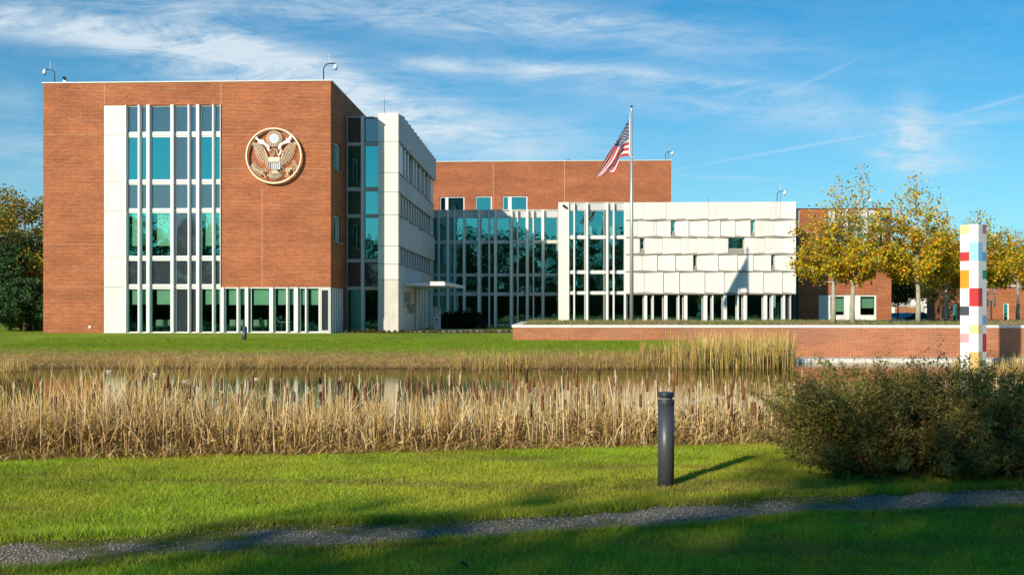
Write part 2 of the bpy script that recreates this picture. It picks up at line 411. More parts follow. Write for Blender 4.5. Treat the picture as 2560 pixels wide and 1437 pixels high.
# ------------------------------------------------------------------ 3. pale concrete wing
YW = 63.65; xw0 = FX(945,YW); XW = FX(996.5,YW); YWE = SY(1085,XW)
wg = thing('concrete_wing', 'pale concrete wing with louvred bands along its shaded side and an entrance canopy', 'building', ((xw0+XW)/2, YW, .3))
fw = lambda y: FZ(y,996.5,YW)
zt = fw(282)
jz = [fw(y) for y in (282,353.6,432,480.3,537,615,660.3,698.6)]+[z0]
m = MB(); ml = MB()
for i,(a,b) in enumerate(zip(jz, jz[1:])):
    (ml if i == 7 else m).box(xw0, XW-.02, YW, YW+.5, b+.015, a-.015)
obj('front_panel', m, mWhite, wg); obj('plinth_panel', ml, mWhiteStain, wg)
part_box('core', mFlash, wg, xw0+.02, XW-.5, YW+.1, YWE-.02, z0, zt-.3)
part_box('core_glazing', mSpan, wg, XW-.5, XW-.44, YW+.5, YWE-.05, z0, jz[1])
syw = lambda px: SY(px,XW)
# top band: saw-tooth panels
n = 13; ya, yb = YW+.02, YWE
for k in range(n):
    y0_, y1_ = ya+(yb-ya)*k/n, ya+(yb-ya)*(k+1)/n-.02
    if k == 0: y0_ = YW+.51
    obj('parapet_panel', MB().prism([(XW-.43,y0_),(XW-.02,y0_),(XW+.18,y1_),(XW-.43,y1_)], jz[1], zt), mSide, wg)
# solid bands
for a,b,nm in ((jz[2],jz[3],6),(jz[6],jz[7],5)):
    for k in range(nm):
        y0_, y1_ = YW+.51+(YWE-YW-.51)*k/nm, YW+.51+(YWE-YW-.51)*(k+1)/nm-.02
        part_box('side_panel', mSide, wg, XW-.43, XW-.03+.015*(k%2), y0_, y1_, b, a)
pe = [999,1021,1045,1068,1077,1085]
for k,(a,b) in enumerate(zip(pe,pe[1:])):
    y0_, y1_ = syw(a), syw(b)-.1
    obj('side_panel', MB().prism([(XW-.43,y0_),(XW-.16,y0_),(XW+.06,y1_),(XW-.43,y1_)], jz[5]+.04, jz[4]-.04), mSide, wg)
# finned bands
for px0,px1 in ((999.5,1009),(1014,1016.5),(1022,1024.2),(1035.5,1037.5),(1042.7,1044.3),(1053,1054.8),(1062.3,1063.8),(1073,1074.3),(1078.5,1084.8)):
    part_box('fin', mFin, wg, XW-.43, XW-.06, syw(px0), syw(px1), jz[2], jz[1])
for (zt_,zb_) in ((jz[3],jz[4]),(jz[5],jz[6])):
    for k in range(12):
        yy = YW+.9+k*(YWE-YW-3.5)/12
        part_box('fin', mRail, wg, XW-.43, XW-.08, yy, yy+.5, zb_, zt_)
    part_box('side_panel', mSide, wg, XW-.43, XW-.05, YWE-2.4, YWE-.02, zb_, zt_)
for zz in (jz[1],jz[2],jz[3],jz[4],jz[5],jz[6]): part_box('ledge', mFlash, wg, XW-.42, XW+.03, YW+.52, YWE-.03, zz-.03, zz+.03)
# ground storey on the side
part_box('plinth_panel', mWhiteStain, wg, XW-.43, XW-.03, YW+.51, syw(1037), z0, jz[7]-.35)
part_box('lintel', mWhiteStain, wg, XW-.43, XW-.02, YW+.51, YWE-.02, jz[7]-.33, jz[7]-.01)
for k,(a,b) in enumerate(((1038.5,1040),(1043,1048),(1049,1051.5),(1052,1056.5),(1060,1064),(1064.8,1067.5),(1069.5,1073),(1080,1084))):
    part_box('fin', mFin, wg, XW-.40, XW-.12+.05*(k%2), syw(a), syw(b), z0, jz[7]-.35)
# raised lettering on the shaded wall, three short lines
def text_mesh(s, size, mat, parent, loc, rot, name='lettering', depth=.02):
    cu = bpy.data.curves.new(name, 'FONT'); cu.body = s; cu.size = size; cu.extrude = depth
    o = bpy.data.objects.new(name, cu); COL.objects.link(o)
    bpy.context.view_layer.update()
    dg = bpy.context.evaluated_depsgraph_get(); me = bpy.data.meshes.new_from_object(o.evaluated_get(dg))
    bpy.data.objects.remove(o)
    me.transform(Matrix.Translation(Vector(loc)-rootloc(parent)) @ rot.to_4x4()); me.materials.clear(); me.materials.append(mat)
    return link(name, me, parent)
RX = Matrix(((0,0,1),(1,0,0),(0,1,0)))     # text lying in the y-z plane, read from +x
yt = syw(1008)
for s_, py_, ps in (('UNITED',752,1010.5),('STATES',769,1009),('EMBASSY',783,1018)):
    yy = syw(ps); text_mesh(s_, .95, mFlash, wg, (XW-.03, yy, SZ(py_,ps,XW)), RX)
# roof + rear + canopy
part_box('roof', mRoof, wg, xw0+.1, XW-.5, YW+.5, YWE, zt-.3, zt-.2)
ycA = syw(1012); zc1, zc0 = SZ(703,1012,XW), SZ(714,1012,XW)
ycC = ycA*1.13
cn = [(XW-.0,ycA),(FX(1112,ycA),ycA),(FX(1163,ycC),ycC),(XW-.0,ycC)]
obj('canopy', MB().prism(cn, zc0, zc1-.1), mFin, wg)
cu_ = MB(); cu_.prism([(FX(1073,ycA),ycA-.03),(FX(1111,ycA),ycA-.03),(FX(1150,ycC),ycC),(FX(1093,ycC),ycC)], zc1-.095, zc1-.02)
obj('canopy_sunlit_strip', cu_, mWhite, wg)  # white slab stands for sun catching the canopy's front right end
# ------------------------------------------------------------------ 4. rear brick block
YR = 91.9; xr0, xr1 = FX(1040,YR), FX(1678,YR); zR = FZ(402,1678,YR)
rb = thing('brick_building', 'long flat red brick block standing behind the glass atrium, with three square windows', 'building', ((xr0+xr1)/2, YR, .3))
fr_ = lambda y,px: FZ(y,px,YR)
hr = [(FX(1099,YR),FX(1161,YR),fr_(540,1130),fr_(491.5,1130)),(FX(1188,YR),FX(1229.5,YR),fr_(540,1208),fr_(490.5,1208)),(FX(1256,YR),FX(1318.5,YR),fr_(540,1287),fr_(490,1287))]
w = MB(); wall(w,'y',YR,YR+.4,xr0,xr1,z0,zR,hr); wall(w,'x',xr1-.4,xr1,YR+.4,YR+22,z0,zR); wall(w,'x',xr0,xr0+.4,YR+.4,YR+22,z0,zR)
obj('brick_wall', w, mBrick, rb)
obj('coping', MB().box(xr0-.05,xr1+.06,YR-.06,YR+.5,zR,zR+.08).box(xr1-.5,xr1+.06,YR+.5,YR+22,zR,zR+.08), mCope, rb)
obj('roof', MB().box(xr0+.4,xr1-.4,YR+.4,YR+22,zR-.6,zR-.4), mRoof, rb)
for px_ in (1233,1411): part_box('movement_joint', mJoint, rb, FX(px_,YR)-.025, FX(px_,YR)+.025, YR-.004, YR, fr_(524,1300), zR-.02)
for i,(a,b,c_,d) in enumerate(hr):
    spl = [[(FX(1113,YR),.28)],None,[(FX(1270,YR),.33)]][i]
    window(rb,'y',YR+.1,a,b,c_,d,.1,.14,mGlass,mFin,split=spl)
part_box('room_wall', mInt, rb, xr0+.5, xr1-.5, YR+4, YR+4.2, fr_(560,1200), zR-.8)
# ------------------------------------------------------------------ 5. glass atrium
YA = 83.9
at_ = thing('glass_atrium', 'wide glass atrium front with tall pale mullions in the shadow of the concrete wing', 'building', (FX(1240,YA), YA, .4))
fa = lambda y: FZ(y,1240,YA)
xa0, xa1 = XW-.2, FX(1396,YA)
cc = [(1082,1095.6),(1098.6,1116.5),(1124,1135.2),(1138,1157),(1163.5,1193.5),(1203,1221.2),(1225,1235),(1242,1274),(1283,1292.8),(1295.8,1314.5),(1322,1332),(1335.4,1353.5),(1361,1393)]
for a,b in cc:
    for t_,b_ in ((544,601),(608.5,684),(690.5,731),(739,814)):
        window(at_,'y',YA+.1,FX(a,YA)-.03,FX(b,YA)+.03,fa(b_)-.03,fa(t_)+.03,.05,.1,mGlass,mRail)
for t_,b_ in ((601,608.5),(684,690.5),(731,739)): part_box('transom', mRail, at_, xa0, xa1, YA+.06, YA+.3, fa(b_)+.03, fa(t_)-.03)
part_box('header', mRail, at_, xa0, xa1, YA+.05, YA+.35, fa(544)+.03, fa(526))
part_box('coping', mCope, at_, xa0, xa1, YA-.05, YA+.5, fa(526), fa(524.3))
for a,b in ((1096.2,1097.8),(1117.6,1122.8),(1135.8,1137.3),(1157.8,1162.6),(1195,1201.2),(1221.8,1224),(1236,1241),(1275.5,1281.5),(1293.3,1295),(1315.6,1321),(1332.4,1334.4),(1354.8,1360)):
    part_box('mullion', mFin, at_, FX(a,YA), FX(b,YA), YA-.3, YA+.2, z0, fa(526.5))
part_box('roof', mRoof, at_, xa0-4, xa1+2, YA+.4, YR-.1, fa(530), fa(527))
part_box('room_wall', mIntDark, at_, xa0-3, xa1+12, YR-.5, YR-.3, z0, fa(540))
for t_ in (601,731): part_box('floor_slab', mIntDark, at_, xa0, xa1, YA+3, YA+7.5, fa(t_+4), fa(t_))
# bay in front of the atrium
YY = 78.3
by = thing('glass_bay', 'projecting glass bay with a concrete pier beside the flagpole', 'building', (FX(1480,YY), YY, .8))
fb = lambda y: FZ(y,1480,YY)
part_box('pier', mWhite, by, FX(1396,YY), FX(1422.5,YY), YY-.1, YA-.1, .3, fb(505.6))
xb1 = FX(1564,YY)
for a,b in ((1424,1434),(1437.6,1461.5),(1472,1510),(1522,1532.6),(1536,1560.5)):
    for t_,b_ in ((526,589),(597,676.5),(684,728.5),(735.5,812)):
        window(by,'y',YY+.1,FX(a,YY)-.03,FX(b,YY)+.03,fb(b_)-.02,fb(t_)+.02,.05,.1,mGlass,mRail)
for t_,b_ in ((589,597),(676.5,684),(728.5,735.5)): part_box('transom', mFin, by, FX(1422.6,YY), xb1, YY+.06, YY+.3, fb(b_)+.03, fb(t_)-.03)
part_box('header', mRail, by, FX(1422.6,YY), xb1, YY+.05, YY+.35, fb(526)+.03, fb(507.5)); part_box('coping', mCope, by, FX(1422.6,YY), xb1, YY-.02, YY+.5, fb(507.5), fb(505.8))
for a,b in ((1434.4,1437),(1464,1470),(1514.4,1520.2),(1533,1535.6),(1561,1564)): part_box('mullion', mFin, by, FX(a,YY), FX(b,YY), YY-.25, YY+.2, .3, fb(508))
part_box('roof', mRoof, by, FX(1422.6,YY), xb1+.05, YY+.5, YA+3, fb(512), fb(509))
part_box('floor_slab', mIntDark, by, FX(1422.6,YY), xb1, YY+1.5, YY+5, fb(733), fb(729)); part_box('floor_slab', mIntDark, by, FX(1422.6,YY), xb1, YY+1.5, YY+5, fb(594), fb(590))
part_box('room_wall', mInt, by, FX(1422.6,YY), xb1, YY+6, YY+6.2, .3, fb(512))
for px in (1449,1474,1497,1528,1546): part_box('chair_back', mBlind, by, FX(px,YY), FX(px+8,YY), YY+1.6, YY+1.7, fb(583), fb(562 if px != 1497 else 560))
# ------------------------------------------------------------------ 6. panelled block
YP = 78.05; REC = .11
pb = thing('panelled_building', 'white block clad in staggered angled panels, carrying the shadow of the flag', 'building', (FX(1780,YP), YP, .8))
fp = lambda y: FZ(y,1780,YP)
rws = [(503.5,549.5,[(1564,1608,'L'),(1608,1666,'L'),(1666,1713,'L'),(1713,1771,'L'),(1771,1820,'L'),(1820,1878,'L'),(1878,1927,'L'),(1927,1952,'L'),(1952,1990,'R')]),
 (549.5,592.7,[(1564,1594,'L'),(1594,1636,'L'),(1636,1642,'F'),(1642,1677,'R'),(1677,1688,'W'),(1688,1722,'R'),(1722,1770,'R'),(1770,1801,'R'),(1801,1837.5,'R'),(1837.5,1876.5,'R'),(1876.5,1887,'W'),(1887,1936,'L'),(1936,1990,'R')]),
 (592.7,635.5,[(1564,1600,'L'),(1600,1611,'W'),(1611,1656,'L'),(1656,1704,'L'),(1704,1743,'L'),(1743,1784,'L'),(1784,1821.5,'L'),(1821.5,1861,'W'),(1861,1912,'L'),(1912,1956,'L'),(1956,1990,'R')]),
 (635.5,678.5,[(1564,1606,'L'),(1606,1643,'R'),(1643,1688.5,'R'),(1688.5,1733,'R'),(1733,1743,'W'),(1743,1796,'R'),(1796,1844,'R'),(1844,1883,'R'),(1883,1928,'R'),(1928,1937.5,'W'),(1937.5,1990,'R')]),
 (678.5,734,[(1564,1611,'L'),(1611,1658.5,'R'),(1658.5,1698.5,'R'),(1698.5,1762,'R'),(1762,1810,'R'),(1810,1849.5,'R'),(1849.5,1909,'R'),(1909,1955.5,'R'),(1955.5,1990,'R')])]
for yt_, yb_, ps in rws:
    zT, zBt = fp(yt_), fp(yb_); fl_ = MB()
    for a,b,k in ps:
        xa, xb = FX(a,YP)+.012, FX(b,YP)-.012
        rl, rr = {'L':(0,REC),'R':(REC,0),'F':(REC,REC),'W':(REC,REC)}[k]
        yl, yr = YP+rl, YP+rr; rise = .11/REC
        zl, zr = zBt+.02+rl*rise, zBt+.02+rr*rise
        if k == 'W':
            window(pb,'y',YP+REC+.14,xa,xb,zBt+.40,zT-.06,.05,.1,mGlass,mRail)
            fl_.add([(xa,YP+REC+.2,zBt+.42),(xb,YP+REC+.2,zBt+.42),(xb,YP-.03,zBt),(xa,YP-.03,zBt)],[(0,3,2,1)])
        else:
            tz = zT-.05
            v = [(xa,yl,zl),(xb,yr,zr),(xb,yr,tz),(xa,yl,tz),(xa,YP+.6,zl),(xb,YP+.6,zr),(xb,YP+.6,tz),(xa,YP+.6,tz)]
            obj('cladding_panel', MB().add(v,[(0,1,2,3),(1,5,6,2),(5,4,7,6),(4,0,3,7),(3,2,6,7),(0,4,5,1)]), mWhite, pb)
            fl_.add([(xa-.012,yl+.02,zl-.004),(xb+.012,yr+.02,zr-.004),(xb+.012,YP-.03,zBt-.002),(xa-.012,YP-.03,zBt-.002)],[(0,3,2,1)])
    x0_, x1_ = FX(1564,YP), FX(1990,YP)
    fl_.box(x0_,x1_,YP-.03,YP+.55,zBt-.05,zBt-.004)
    obj('flashing', fl_, mFlash, pb)
zpt = fp(503.5)
part_box('core', mIntDark, pb, FX(1564,YP)+.1, FX(1990,YP)-.1, YP+.62, YP+11, fp(734), zpt-.1)
part_box('side_wall', mWhite, pb, FX(1990,YP)-.1, FX(1991,YP), YP+.1, YP+11, fp(734), zpt-.05)
part_box('parapet', mWhite, pb, FX(1564,YP), FX(1990,YP), YP+.61, YP+.9, zpt-.2, zpt-.01)
yg = YP+.5
for a,b in ((1568,1610),(1619,1631),(1635,1659),(1669.5,1695),(1699.5,1709.5),(1719.5,1758.5),(1769.5,1780.5),(1784.5,1808.5),(1818.5,1843.5),(1848.5,1858.5),(1869.5,1909.5),(1919.5,1929.5),(1934.5,1958.5)):
    window(pb,'y',yg,FX(a,YP),FX(b,YP),.5,fp(736),.05,.1,mGlass,mRail)
part_box('grey_panel', mSpan, pb, FX(1964.5,YP), FX(1977,YP), yg, yg+.1, .5, fp(736))
for a,b in ((1564,1568),(1611.2,1618),(1631.6,1634.6),(1661,1669),(1695.8,1699),(1711,1719),(1760,1769),(1781.2,1784.2),(1810,1818),(1844.2,1848),(1860,1869),(1910.5,1919),(1930.3,1934),(1959.2,1964),(1977.2,1978.6)):
    part_box('mullion', mFin, pb, FX(a,YP), FX(b,YP), yg-.35, yg+.12, .5, fp(736))
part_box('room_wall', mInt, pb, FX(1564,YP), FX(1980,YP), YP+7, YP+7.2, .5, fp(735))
for px,w_ in ((1592,10),(1640,7),(1675,9),(1722,8),(1742,7),(1790,8),(1836,13),(1893,12),(1640,12)):
    part_box('cabinet', mBlind, pb, FX(px,YP), FX(px+w_,YP), YP+1.6, YP+2.0, .5, fp(796))
part_box('locker', mBlind, pb, FX(1946,YP), FX(1951,YP), YP+1.4, YP+1.8, .5, fp(768)); part_box('locker', mBlind, pb, FX(1953,YP), FX(1958,YP), YP+1.4, YP+1.8, .5, fp(756))
# ------------------------------------------------------------------ 7. east brick block
YE = 85.0
eb = thing('brick_building', 'brick block with glazed upper corner half hidden behind yellow plane trees', 'building', (FX(2110,YE), YE, .9))
fe = lambda y,px=2110: FZ(y,px,YE)
xe0, xe1 = FX(1999,YE), FX(2228.5,YE)
hg = (FX(2070,YE), FX(2226,YE), fe(672), fe(525)); hw = (FX(2047,YE), FX(2191,YE), -1, fe(737))
w = MB(); wall(w,'y',YE,YE+.4,xe0,xe1,.4,fe(522),[hg,hw]); wall(w,'x',xe1-.4,xe1,YE+.4,YE+9,.4,fe(522)); wall(w,'x',xe0,xe0+.4,YE+.4,YE+9,.4,fe(522))
obj('brick_wall', w, mBrick, eb)
part_box('coping', mDarkMetal, eb, FX(1992,YE), xe1+.1, YE-.06, YE+.5, fe(522), fe(520.5))
for a,b in ((2072,2081),(2085.5,2113),(2118,2160),(2166.5,2192),(2197,2209)):
    for t_,b_ in ((541,560),(563,608),(612,640),(643,671)): window(eb,'y',YE+.12,FX(a,YE),FX(b,YE),fe(b_),fe(t_),.05,.1,mGlass,mRail)
part_box('glass_corner', mSpan, eb, FX(2210,YE), FX(2226,YE)-.01, YE+.1, YE+.2, fe(671), fe(540))
part_box('header', mRail, eb, FX(2070,YE), FX(2226,YE)-.01, YE+.06, YE+.3, fe(540), fe(525.3))
for t_,b_ in ((560,563),(608,612),(640,643)): part_box('transom', mRail, eb, FX(2070,YE), FX(2210,YE), YE+.1, YE+.3, fe(b_), fe(t_))
for a,b in ((2082,2085),(2113.5,2117.5),(2161,2166),(2193,2196.5)): part_box('mullion', mFin, eb, FX(a,YE), FX(b,YE), YE-.25, YE+.2, fe(676), fe(523.5))
m = MB()
for a,b in ((2047,2073),(2113.5,2148),(2189.5,2191)): m.box(FX(a,YE),FX(b,YE),YE+.05,YE+.3,.4,fe(737.5))
m.box(FX(2073,YE),FX(2113.5,YE),YE+.05,YE+.3,.4,fe(790)).box(FX(2148,YE),FX(2189.5,YE),YE+.05,YE+.3,.4,fe(790))
obj('white_panel', m, mWhite, eb)
for a,b in ((2073,2113.5),(2148,2189.5)):
    window(eb,'y',YE+.02,FX(a,YE),FX(b,YE),fe(790),fe(738),.1,.14,mGlass)
    part_box('blind', mBlind, eb, FX(a+2,YE), FX(b-2,YE), YE+.4, YE+.42, fe(779 if a < 2100 else 770), fe(738))
part_box('room_wall', mIntDark, eb, xe0+.5, xe1-.5, YE+4, YE+4.2, .4, fe(524)); part_box('roof', mRoof, eb, xe0, xe1-.4, YE+.4, YE+9, fe(526), fe(524))
part_box('link_wall', mDarkMetal, eb, FX(1990,YE), xe0, YE+.3, YE+.6, .4, fe(523))
part_box('downpipe', mRail, eb, FX(1998,YE), FX(2000,YE), YE+.1, YE+.28, .4, fe(523))
# ------------------------------------------------------------------ 8. carport and pavilion further right
YC = 118.0
cp = thing('carport', 'low white carport with slim posts in front of an orange brick wall', 'carport', (FX(2290,YC), YC, 0))
fc = lambda y,px=2290: FZ(y,px,YC)
part_box('roof', mWhite, cp, FX(2225,YC), FX(2300,YC), YC-.5, YC+.3, fc(763), fc(756)); part_box('canopy_roof', mRail, cp, FX(2240,YC), FX(2350,YC), YC-.4, YC+.4, fc(766), fc(762.5))
for a,b in ((2229,2236.5),(2312,2318)): part_box('post', mWhite, cp, FX(a,YC), FX(b,YC), YC-.1, YC+.3, 0, fc(763))
part_box('rear_wall', mBrickWall, cp, FX(2225,YC), FX(2360,YC), YC+2.8, YC+3.1, 0, fc(767))
part_box('grey_door', mRail, cp, FX(2322,YC), FX(2330,YC), YC+2.6, YC+2.75, 0, fc(767))
part_box('upper_wall', mWhite, cp, FX(2300,YC), FX(2420,YC), YC+3.4, YC+3.8, 0, fc(745)); 
YV = 98.0
pv = thing('pavilion', 'low brick pavilion with a narrow glazed door dappled by tree shade, beyond the striped column', 'building', (FX(2480,YV), YV, 0))
fv = lambda y,px=2500: FZ(y,px,YV)
hv = [(FX(2508,YV),FX(2523,YV),.3,fv(757)),(FX(2382,YV),FX(2394,YV),.3,fv(760))]
w = MB(); wall(w,'y',YV,YV+.4,FX(2350,YV),FX(2900,YV),0,fv(716),hv); wall(w,'x',FX(2350,YV),FX(2350,YV)+.4,YV+.4,YV+3.4,0,fv(716)); obj('brick_wall', w, mBrick, pv)
part_box('coping', mFin, pv, FX(2349,YV), FX(2900,YV), YV-.1, YV+.5, fv(716), fv(713))
for h in hv: window(pv,'y',YV+.1,*h,.1,.12,mGlass)
part_box('room_wall', mIntDark, pv, FX(2360,YV), FX(2890,YV), YV+3, YV+3.2, 0, fv(720)); part_box('roof', mRoof, pv, FX(2352,YV), FX(2900,YV), YV+.4, YV+3.4, fv(722), fv(719))
# ------------------------------------------------------------------ seal on the brick wall
def EM(x, y, out): px, py = 600+x/7.983, 300+y/7.983; return (FX(px,YB), YB-out, FZ(py,px,YB))
em = thing('wall_emblem', 'large round metal seal with an eagle, shield and ribbon fixed to the brick wall', 'emblem', EM(697,730,0))
def ring(mb, cx, cy, r0, r1, o0, o1, n=72):
    vs = []; fs = []
    for k in range(n):
        a = 2*math.pi*k/n
        for r_, o_ in ((r0,o0),(r1,o0),(r1,o1),(r0,o1)): vs.append(EM(cx+r_*math.cos(a), cy+r_*math.sin(a), o_))
    for k in range(n):
        a = 4*k; b = 4*((k+1)%n)
        for j in range(4): fs.append((a+j, b+j, b+(j+1)%4, a+(j+1)%4))
    return mb.add(vs, fs)
def stroke(mb, pts, r=.022, out=.2, closed=False):
    p = [EM(x,y,out) for x,y in pts]
    if closed: p = p+[p[0]]
    return mb.tube(p, r, 5)
def leafloop(mb, b, e, wd, r=.014, out=.2):
    (x0,y0),(x1,y1) = b,e; dx,dy = x1-x0,y1-y0; L = math.hypot(dx,dy) or 1; nx,ny = -dy/L*wd, dx/L*wd
    pts = [(x0,y0),(x0+dx*.35+nx,y0+dy*.35+ny),(x0+dx*.75+nx*.9,y0+dy*.75+ny*.9),(x1,y1),(x0+dx*.75-nx*.9,y0+dy*.75-ny*.9),(x0+dx*.35-nx,y0+dy*.35-ny)]
    return stroke(mb, pts, r, out, True)
def plate(mb, pts, out, th=.03):
    n = len(pts); vs = [EM(x,y,out) for x,y in pts]+[EM(x,y,out-th) for x,y in pts]
    return mb.add(vs, [tuple(range(n)), tuple(range(2*n-1,n-1,-1))]+[(i,n+i,n+(i+1)%n,(i+1)%n) for i in range(n)])
r_ = MB(); ring(r_,697,730,532,557,.16,.30); obj('outer_ring', r_, mGold, em); r2 = MB(); ring(r2,697,730,520,526,.17,.2); obj('inner_ring', r2, mGold, em)
def lerp(a,b,t): return (a[0]+(b[0]-a[0])*t, a[1]+(b[1]-a[1])*t)
def along(P, s):
    s = s*(len(P)-1); i = min(int(s), len(P)-2); return lerp(P[i],P[i+1],s-i)
def wing(mir):
    A_ = [(300,462),(420,500),(500,580),(545,690),(585,790)]; B_ = [(252,462),(305,600),(335,730),(420,850),(560,925)]
    A_ = [(x if not mir else 1415-x, y) for x,y in A_]; B_ = [(x if not mir else 1415-x, y) for x,y in B_]
    m = MB()
    for k in range(4):
        for j in range(11):
            s = .04+.95*j/10+(.04 if k % 2 else 0); s = min(s,1)
            a,b = along(A_,s), along(B_,s)
            leafloop(m, lerp(a,b,k/4.3), lerp(a,b,(k+1.35)/4.3+.05), 10, .013)
    stroke(m, A_, .022); stroke(m, [A_[-1],(545,740),(530,680),(505,600)] if not mir else [A_[-1],(870,740),(885,680),(860,600)], .02)
    obj('wing', m, mGold, em)
wing(False); wing(True)
t_ = MB()
for rr,(y0_,y1_,n_,sp_) in enumerate(((1010,1075,9,75),(1040,1205,11,150))):
    for j in range(n_):
        q = -1+2*j/(n_-1); leafloop(t_, (708+q*sp_*.45,y0_), (708+q*sp_, y1_-70*q*q*(rr)), 10)
obj('tail', t_, mGold, em)
h_ = MB(); stroke(h_, [(625,750),(640,700),(672,665),(655,632),(618,628),(640,603),(690,588),(745,608),(768,655),(772,715),(800,750)], .024)
stroke(h_, [(690,625),(705,660),(690,700),(665,735)], .02); stroke(h_, [(720,600),(750,640),(735,650)], .02); stroke(h_, [(625,752),(590,770),(585,820)], .02); obj('head', h_, mGold, em)
sh = MB(); plate(sh, [(595,755),(812,755),(808,845),(598,845)], .23); obj('shield_chief', sh, mGold, em)
sh = MB(); plate(sh, [(598,848),(822,848),(822,1000),(598,1000)], .22); s2 = obj('shield', sh, mRail, em)
sh = MB()
for x_,w_,b_ in ((614,26,998),(655,20,870),(693,20,870),(730,20,870),(767,20,870),(670,5,995),(708,5,995),(745,5,995),(782,5,995)): plate(sh, [(x_,850),(x_+w_,850),(x_+w_,b_),(x_,b_)], .235, .02)
obj('stripe', sh, mNavy, s2)
RB = [(330,350),(360,350),(385,390),(440,410),(500,415),(508,450),(560,490),(612,540),(605,590),(620,622),(600,642),(565,600),(560,560),(500,510),(440,492),(370,462),(382,430),(335,400)]
rb1 = MB(); plate(rb1, RB, .24); obj('ribbon', rb1, mWhitePaint, em); rb1 = MB()
rb1_ = [(1085,345),(1035,315),(1000,340),(1000,370),(940,390),(935,420),(880,450),(820,490),(775,560),(790,600),(830,580),(850,520),(920,482),(1020,470),(1028,430),(988,432),(1038,392),(1048,355)]
plate(rb1, rb1_, .24); obj('ribbon', rb1, mWhitePaint, em); rb1 = MB(); plate(rb1, [(828,590),(848,600),(845,660),(820,708),(782,722),(778,705),(800,690),(815,650)], .24); obj('ribbon', rb1, mWhitePaint, em)
d_ = MB(); plate(d_, [(700+88*math.cos(k*math.pi/16), 385+88*math.sin(k*math.pi/16)) for k in range(32)], .22); dd = obj('sky_disc', d_, mBlueDisc, em)
st = MB()
for x_,y_ in ((697,325),(648,355),(682,355),(715,355),(747,355),(665,381),(700,381),(733,381),(648,408),(680,408),(712,408),(745,408),(697,433)):
    plate(st, [(x_+(9 if k%2==0 else 4)*math.sin(k*math.pi/5), y_-(9 if k%2==0 else 4)*math.cos(k*math.pi/5)) for k in range(10)], .235, .02)
obj('star', st, mNavy, dd)
g_ = MB(); ring(g_,700,385,92,98,.2,.23,40)
for k in range(19):
    a = 2*math.pi*k/19; ring(g_,700+132*math.cos(a),385+132*math.sin(a),17,24,.19,.23,12)
for k in range(19):
    a = 2*math.pi*(k+.5)/19; ring(g_,700+157*math.cos(a),385+157*math.sin(a),3,7,.19,.22,6)
obj('sun_rays', g_, mGold, em)
o_ = MB(); S_ = [(250,900),(330,980),(400,1030),(460,1060),(510,1100),(545,1165)]; stroke(o_, S_, .022); stroke(o_, [(440,1065),(490,1095),(525,1165)], .02)
for k in range(8):
    b = along(S_, .02+.6*k/8)
    leafloop(o_, b, (b[0]+62,b[1]-62+3*k), 17, .015); leafloop(o_, b, (b[0]-20,b[1]+78-2*k), 15, .015)
stroke(o_, [(480,1030),(540,1045),(600,1020)], .02); stroke(o_, [(585,930),(540,960),(520,1030)], .02); obj('olive_branch', o_, mGold, em)
a_ = MB(); ring(a_,970,1015,40,48,.19,.22,14)
for k in range(6): leafloop(a_, (970,1015), (970+40*math.cos(k),1015+40*math.sin(k)), 9, .014)
for k in range(6):
    e = (1130+22*k-40, 830+32*k); stroke(a_, [(985,1000),e], .012); leafloop(a_, (e[0]-30,e[1]+18), (e[0]+16,e[1]-14), 13, .014)
for k in range(4): stroke(a_, [(960,1060),(925+28*k,1160-8*abs(k-1))], .012)
stroke(a_, [(830,930),(880,980),(905,1020),(820,1030)], .02); stroke(a_, [(1085,1000),(1100,1100)], .018); obj('arrow_bundle', a_, mGold, em)
# ------------------------------------------------------------------ flagpole and flag
DF = 61.6; fxx, fyy = W(1579, DF)
pole_top = CZ+DF*(HY-272)/F
pl = thing('flagpole', 'tall tapered steel flagpole with a ball finial in front of the white block', 'flagpole', (fxx,fyy,.9))
obj('shaft', MB().tube([(fxx,fyy,.8),(fxx,fyy,pole_top*.5),(fxx,fyy,pole_top)],[.125,.105,.055],16), mPole, pl, smooth=True)
obj('finial', MB().ball((fxx,fyy,pole_top+.14),.075).tube([(fxx,fyy,pole_top),(fxx,fyy,pole_top+.1)],.03,8), mDarkMetal, pl, smooth=True)
obj('truck', MB().tube([(fxx,fyy,pole_top-.14),(fxx,fyy,pole_top+.02)],.075,12), mPole, pl)
obj('halyard', MB().tube([(fxx-.10,fyy-.04,pole_top-.2),(fxx-.12,fyy-.06,pole_top-2.9),(fxx+.08,fyy-.13,pole_top-3.05)],.012,5), mWhitePaint, pl)
UC = [0,.2,.4,.6,.8,1.0]
ctrl = [ # u columns: five v points (zoomed px)
 [(738,312),(738,460),(738,612),(738,765),(738,915)],
 [(622,520),(640,590),(640,690),(618,800),(600,938)],
 [(492,735),(530,742),(585,790),(560,930),(560,1060)],
 [(392,885),(430,940),(490,990),(480,1090),(487,1212)],
 [(296,1060),(335,1090),(392,1120),(400,1160),(380,1182)],
 [(205,1235),(212,1262),(262,1240),(300,1255),(238,1322)]]
dep = [[0,0,0,0,0],[-.10,.16,-.25,.14,-.05],[-.25,.22,-.42,.25,-.2],[-.35,.15,-.5,.22,-.38],[-.45,.05,-.55,.1,-.45],[-.5,-.1,-.5,0,-.55]]
def cr(p0,p1,p2,p3,t): return .5*((2*p1)+(-p0+p2)*t+(2*p0-5*p1+4*p2-p3)*t*t+(-p0+3*p1-3*p2+p3)*t**3)
CT3 = np.array([[[FX(1460+x/6.53,fyy), fyy+dep[i][j]*.45, FZ(250+y/6.53,1460+x/6.53,fyy)] for j,(x,y) in enumerate(row)] for i,row in enumerate(ctrl)])
